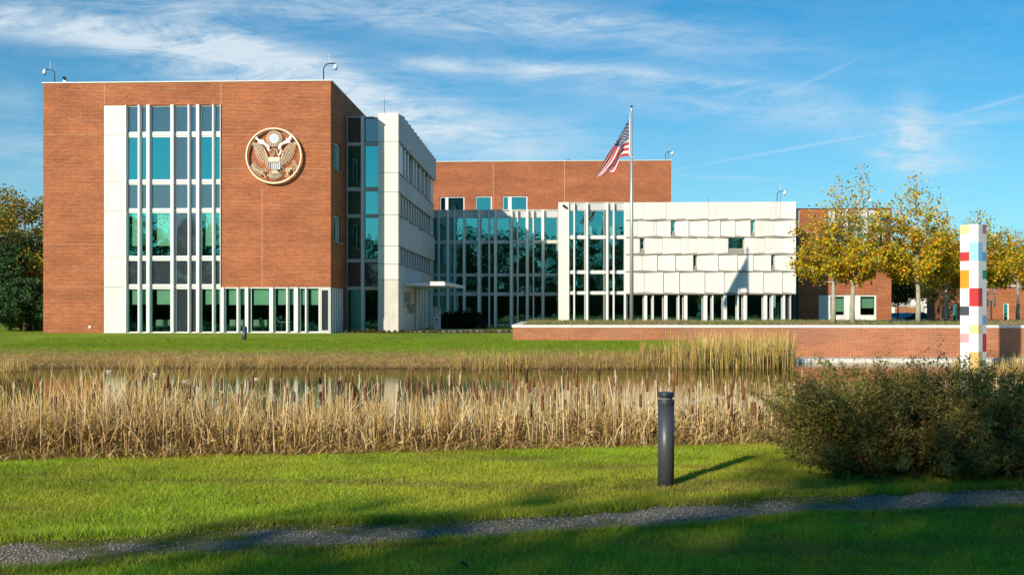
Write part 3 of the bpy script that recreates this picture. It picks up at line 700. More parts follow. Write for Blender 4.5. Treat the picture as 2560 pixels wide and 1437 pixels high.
def cr1(A, s):
    n = len(A)-1; s = s*n; i = min(int(s), n-1); t = s-i
    g = lambda k: A[min(max(k,0),n)] if 0 <= k <= n else (2*A[0]-A[1] if k < 0 else 2*A[n]-A[n-1])
    return cr(g(i-1),g(i),g(i+1),g(i+2),t)
def SF(u, v):
    rws_ = np.array([cr1(CT3[i], v) for i in range(6)]); p = cr1(rws_, u)
    p[1] += .07*math.sin(2*math.pi*(2.6*v+1.1*u))*min(1,u*3); return p
NU, NVV = 60, 52
fv_, ff_, fm_ = [], [], []
for i in range(NU+1):
    for j in range(NVV+1): fv_.append(tuple(SF(i/NU, j/NVV)))
for i in range(NU):
    for j in range(NVV):
        a = i*(NVV+1)+j; ff_.append((a,a+1,a+NVV+2,a+NVV+1)); fm_.append('b' if (i < NU*.4 and j < 28) else ('r' if (j//4) % 2 == 0 else 'w'))
flg = thing('national_flag', 'red and white striped flag with a starred blue corner drooping from the pole', 'flag', tuple(CT3[0][0]))
def M_cloth(n, c):
    m, t, bs, out, P = mat_new(n); t.set(bs.inputs['Base Color'], c); bs.inputs['Roughness'].default_value = .8
    tl = t.n.new('ShaderNodeBsdfTranslucent'); t.set(tl.inputs[0], c); mx = t.n.new('ShaderNodeMixShader'); mx.inputs[0].default_value = .35
    t.l.new(bs.outputs[0], mx.inputs[1]); t.l.new(tl.outputs[0], mx.inputs[2]); t.l.new(mx.outputs[0], out.inputs[0]); return m
cR, cW_, cB = M_cloth('flag_red',(.78,.05,.05)), M_cloth('flag_white',(.90,.89,.87)), M_cloth('flag_blue',(.03,.05,.16))
def flagpart(name, keys, mats):
    me = bpy.data.meshes.new(name); off = Vector(flg['_o'])
    idx = [k for k in range(len(ff_)) if fm_[k] in keys]
    me.from_pydata([tuple(Vector(v)-off) for v in fv_], [], [ff_[k] for k in idx])
    for m in mats: me.materials.append(m)
    for p, k in zip(me.polygons, idx): p.material_index = keys.index(fm_[k]); p.use_smooth = True
    import bmesh
    bm = bmesh.new(); bm.from_mesh(me); bmesh.ops.delete(bm, geom=[v for v in bm.verts if not v.link_faces], context='VERTS'); bm.to_mesh(me); bm.free()
    return link(name, me, flg)
flagpart('stripes', ['r','w'], [cR,cW_]); can = flagpart('canton', ['b'], [cB])
sm = MB()
for r_i in range(9):
    for c_i in range(6 if r_i % 2 == 0 else 5):
        uu = .4*((c_i*2+1+(r_i % 2))/12); vv = (7/13)*((r_i+1)/10)
        c0 = SF(uu,vv); du = SF(uu+.01,vv)-c0; dv = SF(uu,vv+.01)-c0; du /= np.linalg.norm(du); dv /= np.linalg.norm(dv); nn = np.cross(du,dv); nn /= np.linalg.norm(nn)
        for s_ in (1,-1):
            pts = [c0+nn*.008*s_+(du*math.sin(k*math.pi/5)-dv*math.cos(k*math.pi/5))*(.058 if k%2==0 else .025) for k in range(10)]
            sm.add(pts, [tuple(range(10))])
obj('star', sm, cW_, can)
obj('hoist_band', MB().tube([tuple(SF(0,v)-np.array([-.015,0,0])) for v in (0,.5,1)], .03, 6), cW_, flg)
# ------------------------------------------------------------------ roof and wall equipment
def gooseneck(label, px, py, Y, sc=1.0, flip=1, loc=None):
    x, z = FX(px,Y), FZ(py,px,Y)
    t = thing('security_camera', label, 'camera', (x,Y,z))
    pts = [(x,Y,z),(x,Y,z+.62*sc)]+[(x+flip*(.36-.36*math.cos(a))*sc, Y, z+(.62+.36*math.sin(a))*sc) for a in (.4,.8,1.2,1.57)]+[(x+flip*.75*sc,Y,z+.98*sc)]
    obj('arm', MB().tube(pts, .035*sc, 8), mBlack, t, smooth=True)
    hx = x+flip*.74*sc; hz = z+.98*sc
    obj('housing', MB().lathe((hx,Y,hz-.42*sc), [(.02,.05),(.09,.09),(.12,.16),(.13,.2),(.11,.28),(.06,.36),(.03,.4)], 12), mWhitePaint, t, smooth=True)
    obj('dome', MB().ball((hx,Y,hz-.32*sc), .085*sc, n=8), mBlack, t, smooth=True)
    obj('whip_antenna', MB().tube([(x+flip*.35*sc,Y,z+.96*sc),(x+flip*.33*sc,Y,z+1.6*sc)], .012, 5), mWhitePaint, t)
    return t
gooseneck('gooseneck camera on the right corner of the tall brick block roof', 809, 200, YB+.3)
gooseneck('gooseneck camera facing left on the left corner of the tall brick block roof', 137, 208, YB+.3, .85, -1)
gooseneck('gooseneck camera at the right end of the rear brick block roof', 1664, 402, YR+.3, .85)
gooseneck('gooseneck camera on the roof of the white panelled block', 1943, 503, YP+.8, .8)
gooseneck('gooseneck camera above the east brick block behind the plane trees', 2158, 521, YE+.3, .8)
x, z = FX(161.5,YB+.3), FZ(208,161,YB+.3)
t = thing('security_camera', 'small stubby camera near the left corner of the roof', 'camera', (x,YB+.3,z))
obj('bracket', MB().box(x-.08,x+.14,YB+.25,YB+.4,z,z+.2), mWhitePaint, t); obj('housing', MB().tube([(x+.08,YB+.1,z+.25),(x-.08,YB+.5,z+.3)], .11, 10), mBlack, t)
x, z = FX(1412,YY), FZ(517,1412,YY)
t = thing('security_camera', 'pair of round cameras fixed near the top of the concrete pier', 'camera', (x,YY-.1,z))
for dx_, dz_ in ((-.09,.07),(.08,-.05)): obj('lens_housing', MB().tube([(x+dx_,YY-.1,z+dz_),(x+dx_,YY-.26,z+dz_-.02)], .1, 10), mBlack, t)
for lab, px, pt, pb_, Y in (('thin lightning rod on top of the pale concrete wing',961,244,282,YW+.6),('thin lightning rod on the brick roof above the tall windows',364,195,206,YB+.4),
    ('thin lightning rod on the brick roof above the seal',592,195,205,YB+.4),('thin lightning rod on the middle of the white panelled block',1771,492,504,YP+.8),('thin lightning rod beside the camera on the white panelled block',1952,466,504,YP+.85),
    ('thin lightning rod by the camera on the rear brick block',1671,358,402,YR+.4),('thin lightning rod at the left of the rear brick roof',1177,397,404,YR+.4)):
    x = FX(px,Y); z = FZ(pb_,px,Y); tag(obj('lightning_rod', MB().tube([(x,Y,z-.05),(x,Y,FZ(pt,px,Y))],[.022,.008],5), mDarkMetal), lab, 'lightning rod')
x = FX(1421,YR+.5); z = FZ(403,1421,YR+.5); tag(obj('roof_vent', MB().box(x-.2,x+.2,YR+.6,YR+.9,z,z+.14).tube([(x,YR+.75,z-.1),(x,YR+.75,z)],.1,8), mBlack), 'small dark vent box on the rear brick roof', 'vent')
# ------------------------------------------------------------------ coloured column
D0 = 40.5; a49 = R(49); wC = .745
def cam2w(r, d): return (r*CT-d*ST, r*ST+d*CT)
fr0 = ((2446-CX)/F*D0, D0)
pA = fr0; pL = (fr0[0]-wC*math.cos(a49), fr0[1]+wC*math.sin(a49)); pR = (fr0[0]+wC*math.sin(a49), fr0[1]+wC*math.cos(a49)); pB = (pL[0]+pR[0]-pA[0], pL[1]+pR[1]-pA[1])
ztop = CZ+(HY-560)/F*D0; cell = 22.85/F*D0; NR = 17
names = {'w':(.82,.80,.76),'y':(.80,.62,.28),'r':(.55,.03,.03),'o':(.85,.30,.01),'d':(.05,.06,.08),'p':(.72,.35,.36),'b':(.33,.62,.82),'g':(.02,.30,.13),'c':(.62,.42,.15),'u':(.16,.42,.68),'m':(.55,.18,.20)}
mats = {k: M_plain('paint_'+k, v, .55, 0, .04, 3) for k,v in names.items()}
c0 = 'ywwrwoowwdwwpwwww'; c1 = 'wwbbwwwrrwwywwccc'; c2 = c1; c3 = 'mwwuwgwwwwuwrrwww'
c4 = 'wwowwrwwbbwwywwgw'; c5 = 'wrwwwwywwwwowwwww'
faces = [(pL,pA,(c0,c1)),(pA,pR,(c2,c3)),(pR,pB,(c3,c4)),(pB,pL,(c5,c0))]
me = bpy.data.meshes.new('striped_column'); vs = []; fs = []; mi = []; keys = list(names)
bx_, by_ = cam2w(*fr0); 
for A0, A1, cs in faces:
    for c_ in range(2):
        q0 = (A0[0]+(A1[0]-A0[0])*c_/2, A0[1]+(A1[1]-A0[1])*c_/2); q1 = (A0[0]+(A1[0]-A0[0])*(c_+1)/2, A0[1]+(A1[1]-A0[1])*(c_+1)/2)
        w0, w1 = cam2w(*q0), cam2w(*q1)
        for r_i in range(NR):
            n = len(vs); zt_ = ztop-cell*r_i; zb_ = zt_-cell
            vs += [(w0[0],w0[1],zb_),(w1[0],w1[1],zb_),(w1[0],w1[1],zt_),(w0[0],w0[1],zt_)]; fs.append((n,n+1,n+2,n+3)); mi.append(keys.index(cs[c_][r_i]))
n = len(vs)
for q in (pA,pR,pB,pL): w0 = cam2w(*q); vs.append((w0[0],w0[1],ztop))
fs.append((n,n+1,n+2,n+3)); mi.append(0)
me.from_pydata([(x-bx_,y-by_,z) for x,y,z in vs], [], fs)
for k in keys: me.materials.append(mats[k])
for p, k in zip(me.polygons, mi): p.material_index = k
o = link('painted_column', me); o.location = (bx_,by_,0)
tag(o, 'tall square white column painted with coloured squares in front of the brick wall', 'column')
# ------------------------------------------------------------------ bollards, lamp, sign
mBol = M_plain('bollard_paint', (.075,.08,.095), .42, .2, .08, 6)
x, y = W(1665, 9.69)
t = thing('bollard_light', 'dark grey cylindrical bollard light standing on the near lawn', 'bollard', (x,y,0))
obj('post', MB().lathe((x,y,-.05), [(.079,0),(.079,.84)], 40), mBol, t, smooth=False); 
obj('collar', MB().lathe((x,y,.79), [(.0795,0),(.0805,.005),(.0805,.048),(.079,.052)], 40), mBol, t)
obj('light_slot', MB().lathe((x,y,.84), [(.064,0),(.064,.03)], 32), M_plain('slot', (.30,.32,.34), .3), t)
obj('cap', MB().lathe((x,y,.868), [(.079,0),(.0805,.004),(.0805,.04),(.076,.047)], 40), mBol, t)
for q in t.children: q.data.polygons.foreach_set('use_smooth', [len(p.vertices) == 4 for p in q.data.polygons])
x, y = W(610, 50.5); zb_ = CZ-(850-HY)/F*50.5
t = thing('bollard_light', 'dark bollard light leaning on the far bank in front of the ground floor windows', 'bollard', (x,y,zb_))
obj('post', MB().tube([(x,y,zb_-.1),(x+.05,y-.02,zb_+.6)], .115, 16), mBol, t, smooth=True); obj('cap', MB().ball((x+.05,y-.02,zb_+.6), .115), mBol, t, smooth=True)
x, y = W(2478, 72)
t = thing('street_lamp', 'slim grey lamp post with two round heads beyond the retaining wall', 'street lamp', (x,y,.9)); zt_ = CZ+(HY-750)/F*72
obj('pole', MB().tube([(x,y,.9),(x,y,zt_)], .06, 10), mRail, t)
obj('crossbar', MB().tube([(x-.25,y,zt_-.1),(x+.25,y,zt_-.1)], .04, 6), mRail, t)
for s_ in (-1,1):
    obj('lamp_head', MB().lathe((x+s_*.25,y,zt_-.25), [(.04,-.25),(.06,.0),(.07,.65),(.12,.78),(.05,.86)], 12), mRail, t); obj('disc', MB().lathe((x+s_*.25,y,zt_+.7), [(.3,0),(.3,.04),(.05,.1)], 16), mRail, t)
x0_, y_ = W(1083.5, 71); x1_, _ = W(1101.5, 71); zA, zBm = CZ+(HY-767)/F*71, CZ-(824-HY)/F*71
t = thing('sign_stele', 'grey freestanding sign slab with small panels and a crest beside the entrance', 'sign', ((x0_+x1_)/2,y_,zBm))
obj('slab', MB().box(x0_,x1_,y_,y_+.12,zBm-.1,zA), M_plain('sign_grey',(.62,.62,.60),.6), t, bevel=.01)
obj('blue_header', MB().box(x0_+.004,x1_-.004,y_-.006,y_,zA-.24,zA-.01), M_plain('sign_blue',(.30,.36,.42),.6), t)
ww = x1_-x0_
for a,b,c_,d in ((.08,.25,.28,.40),(.08,.25,.43,.5),(.08,.3,.58,.68)): obj('pictogram', MB().box(x0_+a*ww,x0_+b*ww,y_-.006,y_,zA-d,zA-c_), mNavy, t)
for k in range(3): obj('text_line', MB().box(x0_+.42*ww,x0_+(.85-.1*k)*ww,y_-.006,y_,zA-.32-.08*k,zA-.29-.08*k), mDarkMetal, t)
obj('rule', MB().box(x0_+.05*ww,x0_+.95*ww,y_-.005,y_,zA-.56,zA-.55), mDarkMetal, t)
obj('crest', MB().tube([(x0_+.45*ww,y_-.008,zA-.9),(x0_+.45*ww,y_,zA-.9)], .07, 16), mDarkMetal, t)
for k in range(3): obj('text_line', MB().box(x0_+.25*ww,x0_+.68*ww,y_-.006,y_,zA-1.04-.05*k,zA-1.02-.05*k), mDarkMetal, t)
# ------------------------------------------------------------------ chairs and table behind the glass
def chair(label, px, Y, z=z0+.12, w=.5):
    x = FX(px,Y); t = thing('chair', label, 'chair', (x,Y,z), 'pale chairs behind the ground floor glass')
    obj('backrest', MB().prism([(x-w/2,Y),(x-w/4,Y-.05),(x+w/4,Y-.05),(x+w/2,Y),(x+w/4,Y-.02),(x-w/4,Y-.02)], z+.48, z+.86), mChair, t)
    obj('seat', MB().box(x-w/2,x+w/2,Y+.05,Y+.5,z+.42,z+.46), mChair, t)
    for a in (-.2,.2):
        for b in (.08,.45): obj('leg', MB().tube([(x+a,Y+b,z+.42),(x+a*1.2,Y+b,z)], .014, 5), mPole, t)
YC_ = YB+1.7
for px, s_ in ((396,'left one of the pair behind the wide left pane'),(417,'right one of the pair behind the wide left pane'),(580,'first one left of the leaning bollard'),(606,'second one left of the leaning bollard'),(640,'left one of the pair behind the wide pane right of the bollard'),(659,'right one of the pair behind the wide pane right of the bollard')):
    chair('pale shell chair, '+s_, px+4, YC_)
x0_, x1_ = FX(696,YC_), FX(736,YC_)
t = thing('table', 'long pale meeting table behind the ground floor glass near the brick corner', 'table', ((x0_+x1_)/2,YC_,z0+.12))
obj('table_top', MB().box(x0_,x1_,YC_,YC_+.7,z0+.82,z0+.86), mChair, t)
for a in (x0_+.1,x1_-.1): obj('leg', MB().tube([(a,YC_+.35,z0+.12),(a,YC_+.35,z0+.82)], .03, 6), mPole, t)
# ------------------------------------------------------------------ cars
mTyre = M_plain('tyre', (.02,.02,.02), .9); mCarGlass = M_plain('car_glass', (.03,.05,.06), .08, .0, 0)
def car(label, px, d, col, rz=0, sc=1):
    x, y = W(px, d); t = thing('parked_car', label, 'car', (0,0,0), 'cars parked under the carport'); t['_o'] = [0,0,0]
    paint = M_plain('car_paint', col, .25, .3, .02); L, Wd = 4.3, 1.76
    side = [(-2.15,.35),(-2.15,.75),(-2.05,.92),(-1.3,1.0),(-.7,1.38),(.5,1.45),(1.35,1.2),(2.0,.95),(2.15,.8),(2.15,.35)]
    def ext(prof, w0, w1, top=1.18):
        m = MB(); n = len(prof); vs = []
        for sgn in (-1,1):
            for p, q in prof: k = (w1 if q > top-.2 else w0); vs.append((sgn*k/2, p, q))
        m.add(vs, [tuple(range(n)), tuple(range(2*n-1,n-1,-1))]+[(i,n+i,n+(i+1)%n,(i+1)%n) for i in range(n)]); return m
    obj('body', ext(side, Wd, 1.35, 1.3), paint, t, bevel=.06)
    obj('windscreen', MB().add([(-.62,-1.27,1.03),(.62,-1.27,1.03),(.56,-.72,1.37),(-.56,-.72,1.37)],[(0,1,2,3)]), mCarGlass, t)
    for s_ in (-1,1):
        obj('side_window', MB().add([(s_*.83,-1.0,1.02),(s_*.83,1.2,1.02),(s_*.69,.9,1.32),(s_*.69,-.55,1.36)],[(0,1,2,3)]), mCarGlass, t)
        obj('headlight', MB().box(s_*.55-.16,s_*.55+.16,-2.17,-2.05,.66,.8), mWhitePaint, t, bevel=.02)
        for yy in (-1.35,1.35): 
            wl = obj('wheel', MB().tube([(s_*.72,yy,.33),(s_*.89,yy,.33)], .33, 20), mTyre, t); obj('rim', MB().tube([(s_*.885,yy,.33),(s_*.9,yy,.33)], .2, 14), mPole, wl)
    obj('number_plate', MB().box(-.26,.26,-2.17,-2.14,.45,.56), mWhitePaint, t)
    t.location = (x,y,.12); t.rotation_euler = (0,0,rz); return t
car('silver blue car, leftmost of the cars under the carport', 2252, 110, (.25,.32,.42), R(-60)); car('dark car parked in the middle under the carport', 2291, 108, (.03,.035,.04), R(-75)); car('black car nearest the grey door at the end of the carport', 2342, 108, (.02,.025,.03), R(-40))
# ------------------------------------------------------------------ ducks
def duck(label, px, py, sc, rz, white=False):
    d = 2.45*F/(py-HY); x, y = W(px, d); t = thing('duck', label, 'duck', (0,0,0), 'ducks on the pond')
    mb_ = M_plain('duck_plumage', (.45,.40,.36) if not white else (.55,.52,.46), .8, 0, .3, 20)
    obj('body', MB().ball((0,0,.05), .12, 1.9, 1.0, .75).ball((-.2,0,.1), .05, 1.8, .7, .6), mb_, t, smooth=True)
    obj('head', MB().ball((.2,0,.2), .055).tube([(.16,0,.08),(.2,0,.19)],[.05,.04],8), M_plain('duck_head', (.03,.06,.04), .5), t, smooth=True)
    obj('bill', MB().box(.245,.31,-.018,.018,.185,.2), M_plain('duck_bill', (.5,.35,.08), .6), t)
    t.location = (x,y,-.75); t.rotation_euler = (0,0,rz); t.scale = (sc,)*3
duck('grey brown duck close to the far bank, leftmost of the ducks', 272, 930, .55, R(170)); duck('pale duck swimming by the reed tuft at the far bank', 391, 937, .55, R(10), True); duck('dark headed duck furthest out on the open water', 464, 955, .45, R(20)); duck('pale duck by the striped glass reflections', 640, 948, .4, R(170), True)
# ------------------------------------------------------------------ terrain
def vnoise(x, y, s=1.0, seed=0):
    x = np.asarray(x, float)*s+seed*17.3; y = np.asarray(y, float)*s+seed*7.7
    xi, yi = np.floor(x).astype(int), np.floor(y).astype(int); xf, yf = x-xi, y-yi
    h = lambda a,b: (np.abs(np.sin(a*127.1+b*311.7+seed*3.1)*43758.5453) % 1.0)
    u, v = xf*xf*(3-2*xf), yf*yf*(3-2*yf)
    return (h(xi,yi)*(1-u)+h(xi+1,yi)*u)*(1-v)+(h(xi,yi+1)*(1-u)+h(xi+1,yi+1)*u)*v
def fbm(x, y, s, seed=0, o=4):
    return sum(vnoise(x,y,s*2**k,seed+k)*.5**k for k in range(o))/sum(.5**k for k in range(o))
def Eedge(X): return 12.2+.2*np.clip(X,-40,40)                # near edge of the reed bed
WX = np.array([-200,4,6,8,9.5,14,400.]); WYv = np.array([43,43,44.5,47,51,52,52.])
def Wedge(X): return np.interp(X, WX, WYv)                     # far water line
def ground_z(X, Y):
    X = np.asarray(X,float); Y = np.asarray(Y,float)
    near = .012*(fbm(X,Y,.9,1)-.5)*2
    e = Eedge(X); s = np.clip((Y-e)/3.2,0,1); s = s*s*(3-2*s)
    z = near*(1-s)-1.25*s
    f = (Y-Wedge(X)); t = np.clip((f+2.0)/6.4,0,1)
    bank = -1.25+1.37*np.sin(t*math.pi/2)+.05*(fbm(X,Y,1.2,5)-.5)
    up = .12+(.26-.12)*np.clip((Y-47.5)/2.5,0,1)+(.38-.26)*np.clip((Y-50)/8,0,1)
    bank = np.where(f > 4.4, up, bank)
    z = np.where(f > -2.0, bank, z)
    right = (X > 12)
    far = np.clip((Y-96)/6,0,1)*right
    z = z*(1-far)
    ridge = np.clip((Y-300)/2000,0,1)*6
    return z+ridge
xs_ = np.unique(np.concatenate([np.linspace(-2500,-120,14),np.linspace(-120,-30,46),np.linspace(-30,-9,43),np.linspace(-9,9,120),np.linspace(9,40,63),np.linspace(40,140,51),np.linspace(140,2500,14)]))
ys_ = np.unique(np.concatenate([np.linspace(-200,0,30),np.linspace(0,5,11),np.linspace(5,17,100),np.linspace(17,40,40),np.linspace(40,62,90),np.linspace(62,140,40),np.linspace(140,3500,24)]))
GX, GY = np.meshgrid(xs_, ys_); GZ = ground_z(GX,GY)
nx, ny = len(xs_), len(ys_)
V = np.stack([GX.ravel(),GY.ravel(),GZ.ravel()],1)
ii = (np.arange(ny-1)[:,None]*nx+np.arange(nx-1)[None]).ravel(); Q = np.stack([ii,ii+1,ii+nx+1,ii+nx],1)
def gcol(X, Y):
    X = np.asarray(X,float); Y = np.asarray(Y,float)
    n = fbm(X,Y,.8,11); n2 = fbm(X,Y,3.0,21)
    g = np.stack([.20+.05*n, .27+.03*n, .018+0*n],-1)
    dry = np.array([.30,.22,.10]); dirt = np.array([.10,.075,.04]); mud = np.array([.05,.04,.025])
    e = Eedge(X)+.5*(n-.5)
    k = np.clip((Y-e)/.35,0,1)[...,None]; c = g*(1-k)+dry*k*.55
    k = np.clip((Y-e-1.0)/1.2,0,1)[...,None]; c = c*(1-k)+mud*k
    f = Y-Wedge(X)
    bankc = np.array([.44,.29,.12])*(.7+.6*n2[...,None])
    bg = np.stack([.13+.22*n, .23+.18*n, .015+.02*n],-1)*(.75+.5*fbm(X,Y,1.6,77))[...,None]
    k = np.clip((f-1.2+2.2*(n2-.5)+1.5*(n-.5))/1.6,0,1)[...,None]
    far = bankc*(1-k)+bg*k
    wet = np.clip((f+.40)/.35,0,1)[...,None]; far = mud*(1-wet)+far*wet
    return np.where((f > -1.5)[...,None], far, c)
C = gcol(GX,GY).reshape(-1,3)
gr = np_mesh('ground', V, Q, C, mGround, smooth=True); struct(gr)
# water
mW, t, bs, out, P = mat_new('pond_water')
df = t.n.new('ShaderNodeBsdfDiffuse'); t.set(df.inputs[0], (.10,.075,.018)); gl = t.n.new('ShaderNodeBsdfGlossy'); t.set(gl.inputs['Color'], (.80,.78,.70)); gl.inputs['Roughness'].default_value = .02
nz = t.noise(t.map(P, scale=(.9,5.5,1)), 2.2, 3, .6); nz2 = t.noise(t.map(P, scale=(.35,1.4,1)), .8, 2, .5)
hh = t.math('ADD', t.math('MULTIPLY', nz, .35), nz2)
t.l.new(t.bump(hh, .10, .05), gl.inputs['Normal'])
lw = t.n.new('ShaderNodeLayerWeight'); lw.inputs[0].default_value = .5
mx = t.n.new('ShaderNodeMixShader'); t.l.new(t.math('MULTIPLY_ADD', lw.outputs['Facing'], .55, .22, clamp=True), mx.inputs[0])
t.l.new(df.outputs[0], mx.inputs[1]); t.l.new(gl.outputs[0], mx.inputs[2]); t.l.new(mx.outputs[0], out.inputs[0]); t.n.remove(bs)
struct(obj('water', MB().add([(-180,7,-.75),(260,7,-.75),(260,52.5,-.75),(-180,52.5,-.75)],[(0,1,2,3)]), mW))
# ------------------------------------------------------------------ retaining wall, planting bed
YQ = 49.9; xq0 = FX(1282,YQ); zq = FZ(812,1282,YQ); zcb = FZ(818.5,1282,YQ)
wq = thing('retaining_wall', 'long low brick retaining wall with a pale stone coping above the pond', 'wall', (xq0,YQ,0))
obj('brickwork', MB().box(xq0,110,YQ,YQ+.4,-1.2,zcb-.0).box(xq0,xq0+.4,YQ+.4,66,-.2,zcb), mBrickWall, wq)
cm = MB(); cxs = np.arange(xq0-.05,110,3.0)
for a in cxs: cm.box(a, min(a+2.985,110), YQ-.04, YQ+.5, zcb, zq)
cm.box(xq0-.05,xq0+.5,YQ+.5,66,zcb,zq); obj('coping', cm, mWhite, wq)
obj('footing', MB().box(7.6,110,YQ-1.7,YQ,-1.3,-.56), mWhiteStain, wq, bevel=.02)
bd = [(xq0+.4,YQ+.4),(xq0+.4,66),(7,83.6),(110,83.6),(110,YQ+.4)]
mSoil = M_plain('bed_soil', (.05,.045,.03), .95, 0, .3, 4, .5)
struct(obj('planting_bed', MB().prism([(xq0+.4,YQ+.4),(110,YQ+.4),(110,70),(FX(2225,70),70),(FX(2225,84),84),(5.2,84),(5.2,72),(xq0+.4,66)], -.5, .93), mSoil))
x0_, x1_ = FX(2216,64), FX(2326,64); struct(obj('kerb', MB().box(x0_,x1_,64,64.3,.9,1.13), mWhite))
# apron, entrance paving
pv_ = [(XW+.2,64.2),(FX(1282,62),62.0),(FX(1282,62),68.5),(FX(1180,70),70),(XW+.2,72)]
struct(obj('pavement', MB().prism(pv_, .2, .405), M_plain('paving', (.33,.32,.31), .9, 0, .1, 2)))
struct(obj('kerb_strip', MB().box(bx0-2.4,XB,YB-.45,YB-.14,.2,.37), mCope))
struct(obj('soil_strip', MB().prism([(XB+.1,YB+.9),(FX(1282,61.5),61.2),(FX(1282,62),62.6),(XB+.1,YW-.1)], .2, .40), M_plain('bark_mulch',(.16,.09,.05),.95,0,.3,8,.4)))
# ------------------------------------------------------------------ gravel path
upx = [-200,0,400,700,1280,1680,1980,2560,2900]; upy = [1356,1352,1334,1316,1291,1265,1240,1221,1212]
lox = [-200,0,320,640,950,1280,1680,1980,2560,2900]; loy = [1434,1427,1410,1388,1367,1347,1321,1295,1271,1260]
pu = np.array([W(a, CZ*F/(b-HY)) for a,b in zip(upx,upy)]); plw = np.array([W(a, CZ*F/(b-HY)) for a,b in zip(lox,loy)])
def ext_(p): return np.vstack([[p[0]-(p[1]-p[0])*8], p, [p[-1]+(p[-1]-p[-2])*12]])
pu, plw = ext_(pu), ext_(plw)
def pathUp(X): return np.interp(X, pu[:,0], pu[:,1])+.10*(fbm(X,X*0,2.2,31)-.5)*2
def pathLo(X): return np.interp(X, plw[:,0], plw[:,1])+.07*(fbm(X,X*0+5,2.0,32)-.5)*2
px_ = np.linspace(-10,14,420); tt = np.linspace(0,1,26)
PX, TT = np.meshgrid(px_, tt); PY = pathLo(PX)*(1-TT)+pathUp(PX)*TT
PZ = ground_z(PX,PY)+.004+.010*(1-(2*TT-1)**4)+.006*(fbm(PX,PY,14,41)-.5)
ii = (np.arange(25)[:,None]*420+np.arange(419)[None]).ravel()
mt = fbm(PX,PY,2.0,43); edge = np.abs(2*TT-1)
k = np.clip((mt*.9+edge**3*.55+(TT>.5)*.12*TT-.56)*6,0,1)[...,None]
k2 = np.clip((fbm(PX,PY,3.5,47)-.52)*8,0,1)[...,None]*.6
pc = (np.array([.27,.225,.16])*(1-k2)+np.array([.15,.125,.085])*k2)*(1-k)+np.array([.16,.165,.02])*k
mPath = M_vcol('gravel', .95, 90, .5, .8, 160, .012)
struct(np_mesh('path', np.stack([PX.ravel(),PY.ravel(),PZ.ravel()],1), np.stack([ii,ii+1,ii+421,ii+420],1), pc.reshape(-1,3), mPath, smooth=True))
# loose stones
NS = 42000; sx_ = RNG.uniform(-6,7.5,NS); st_ = RNG.beta(1.3,1.3,NS); sy_ = pathLo(sx_)*(1-st_)+pathUp(sx_)*st_
keep = (fbm(sx_,sy_,2.0,43)+.5*np.abs(2*st_-1)**3 < .60) | (RNG.random(NS) < .16); sx_, sy_ = sx_[keep], sy_[keep]; NS = len(sx_)
oct_ = np.array([[1,0,0],[0,1,0],[-1,0,0],[0,-1,0],[0,0,1],[0,0,-1]],float); of = np.array([[0,1,4],[1,2,4],[2,3,4],[3,0,4],[1,0,5],[2,1,5],[3,2,5],[0,3,5]])
rad = RNG.gamma(3,.0012,NS)+.0025; an = RNG.uniform(0,6.28,NS)
sc_ = np.stack([rad*RNG.uniform(.8,1.6,NS), rad*RNG.uniform(.7,1.2,NS), rad*RNG.uniform(.5,.9,NS)],1)
o3 = oct_[None]*sc_[:,None]*RNG.uniform(.75,1.2,(NS,6,1)); ca, sa = np.cos(an)[:,None], np.sin(an)[:,None]
ox, oy = o3[...,0]*ca-o3[...,1]*sa, o3[...,0]*sa+o3[...,1]*ca
SV = np.stack([ox+sx_[:,None], oy+sy_[:,None], o3[...,2]+(ground_z(sx_,sy_)+.012+rad*.3)[:,None]],-1).reshape(-1,3)
SQ = (of[None]+np.arange(NS)[:,None,None]*6).reshape(-1,3); sg = RNG.uniform(.12,.46,NS)
SC = np.repeat(np.stack([sg,sg*.90,sg*.73],1),6,0); mStone = M_leaf('stone', 0.0)
tag(np_mesh('gravel_stones', SV, SQ, SC, mStone), 'loose pale gravel stones scattered over the path', 'gravel', kind='stuff')
# ------------------------------------------------------------------ blade generator
def blades(bx, by, bz, h, w, lean, ldir, nseg=1, droop=0.0, az=None, taper=.15):
    """returns verts, quads (or tris when nseg==1)"""
    n = len(bx); az = RNG.uniform(0,math.pi,n) if az is None else az
    sx, sy = np.cos(az), np.sin(az)
    if nseg == 1:
        V = np.empty((n,3,3)); tipx, tipy = bx+np.cos(ldir)*lean, by+np.sin(ldir)*lean
        V[:,0] = np.stack([bx-sx*w/2,by-sy*w/2,bz],1); V[:,1] = np.stack([bx+sx*w/2,by+sy*w/2,bz],1); V[:,2] = np.stack([tipx,tipy,bz+h],1)
        return V.reshape(-1,3), np.arange(3*n).reshape(n,3), 3
    m = nseg+1; t = np.linspace(0,1,m)[None]; L = lean[:,None]*t**1.7
    hz = h[:,None]*(t-droop[:,None]*t**3) if hasattr(droop,'__len__') else h[:,None]*(t-droop*t**3)
    wd = w[:,None]*(1-(1-taper)*t**1.5)/2
    cx = bx[:,None]+np.cos(ldir)[:,None]*L; cy = by[:,None]+np.sin(ldir)[:,None]*L; cz = bz[:,None]+hz
    A = np.stack([cx-sx[:,None]*wd, cy-sy[:,None]*wd, cz],-1); B = np.stack([cx+sx[:,None]*wd, cy+sy[:,None]*wd, cz],-1)
    V = np.stack([A,B],2).reshape(n*m*2,3); base = (np.arange(n)[:,None]*m*2+np.arange(nseg)[None]*2)[...,None]
    return V, (base+np.array([0,1,3,2])).reshape(-1,4), m*2
def palette(n, cols, wts, var=.2):
    cols = np.array(cols); k = RNG.choice(len(cols), n, p=np.array(wts)/sum(wts)); return cols[k]*RNG.uniform(1-var,1+var,(n,1))
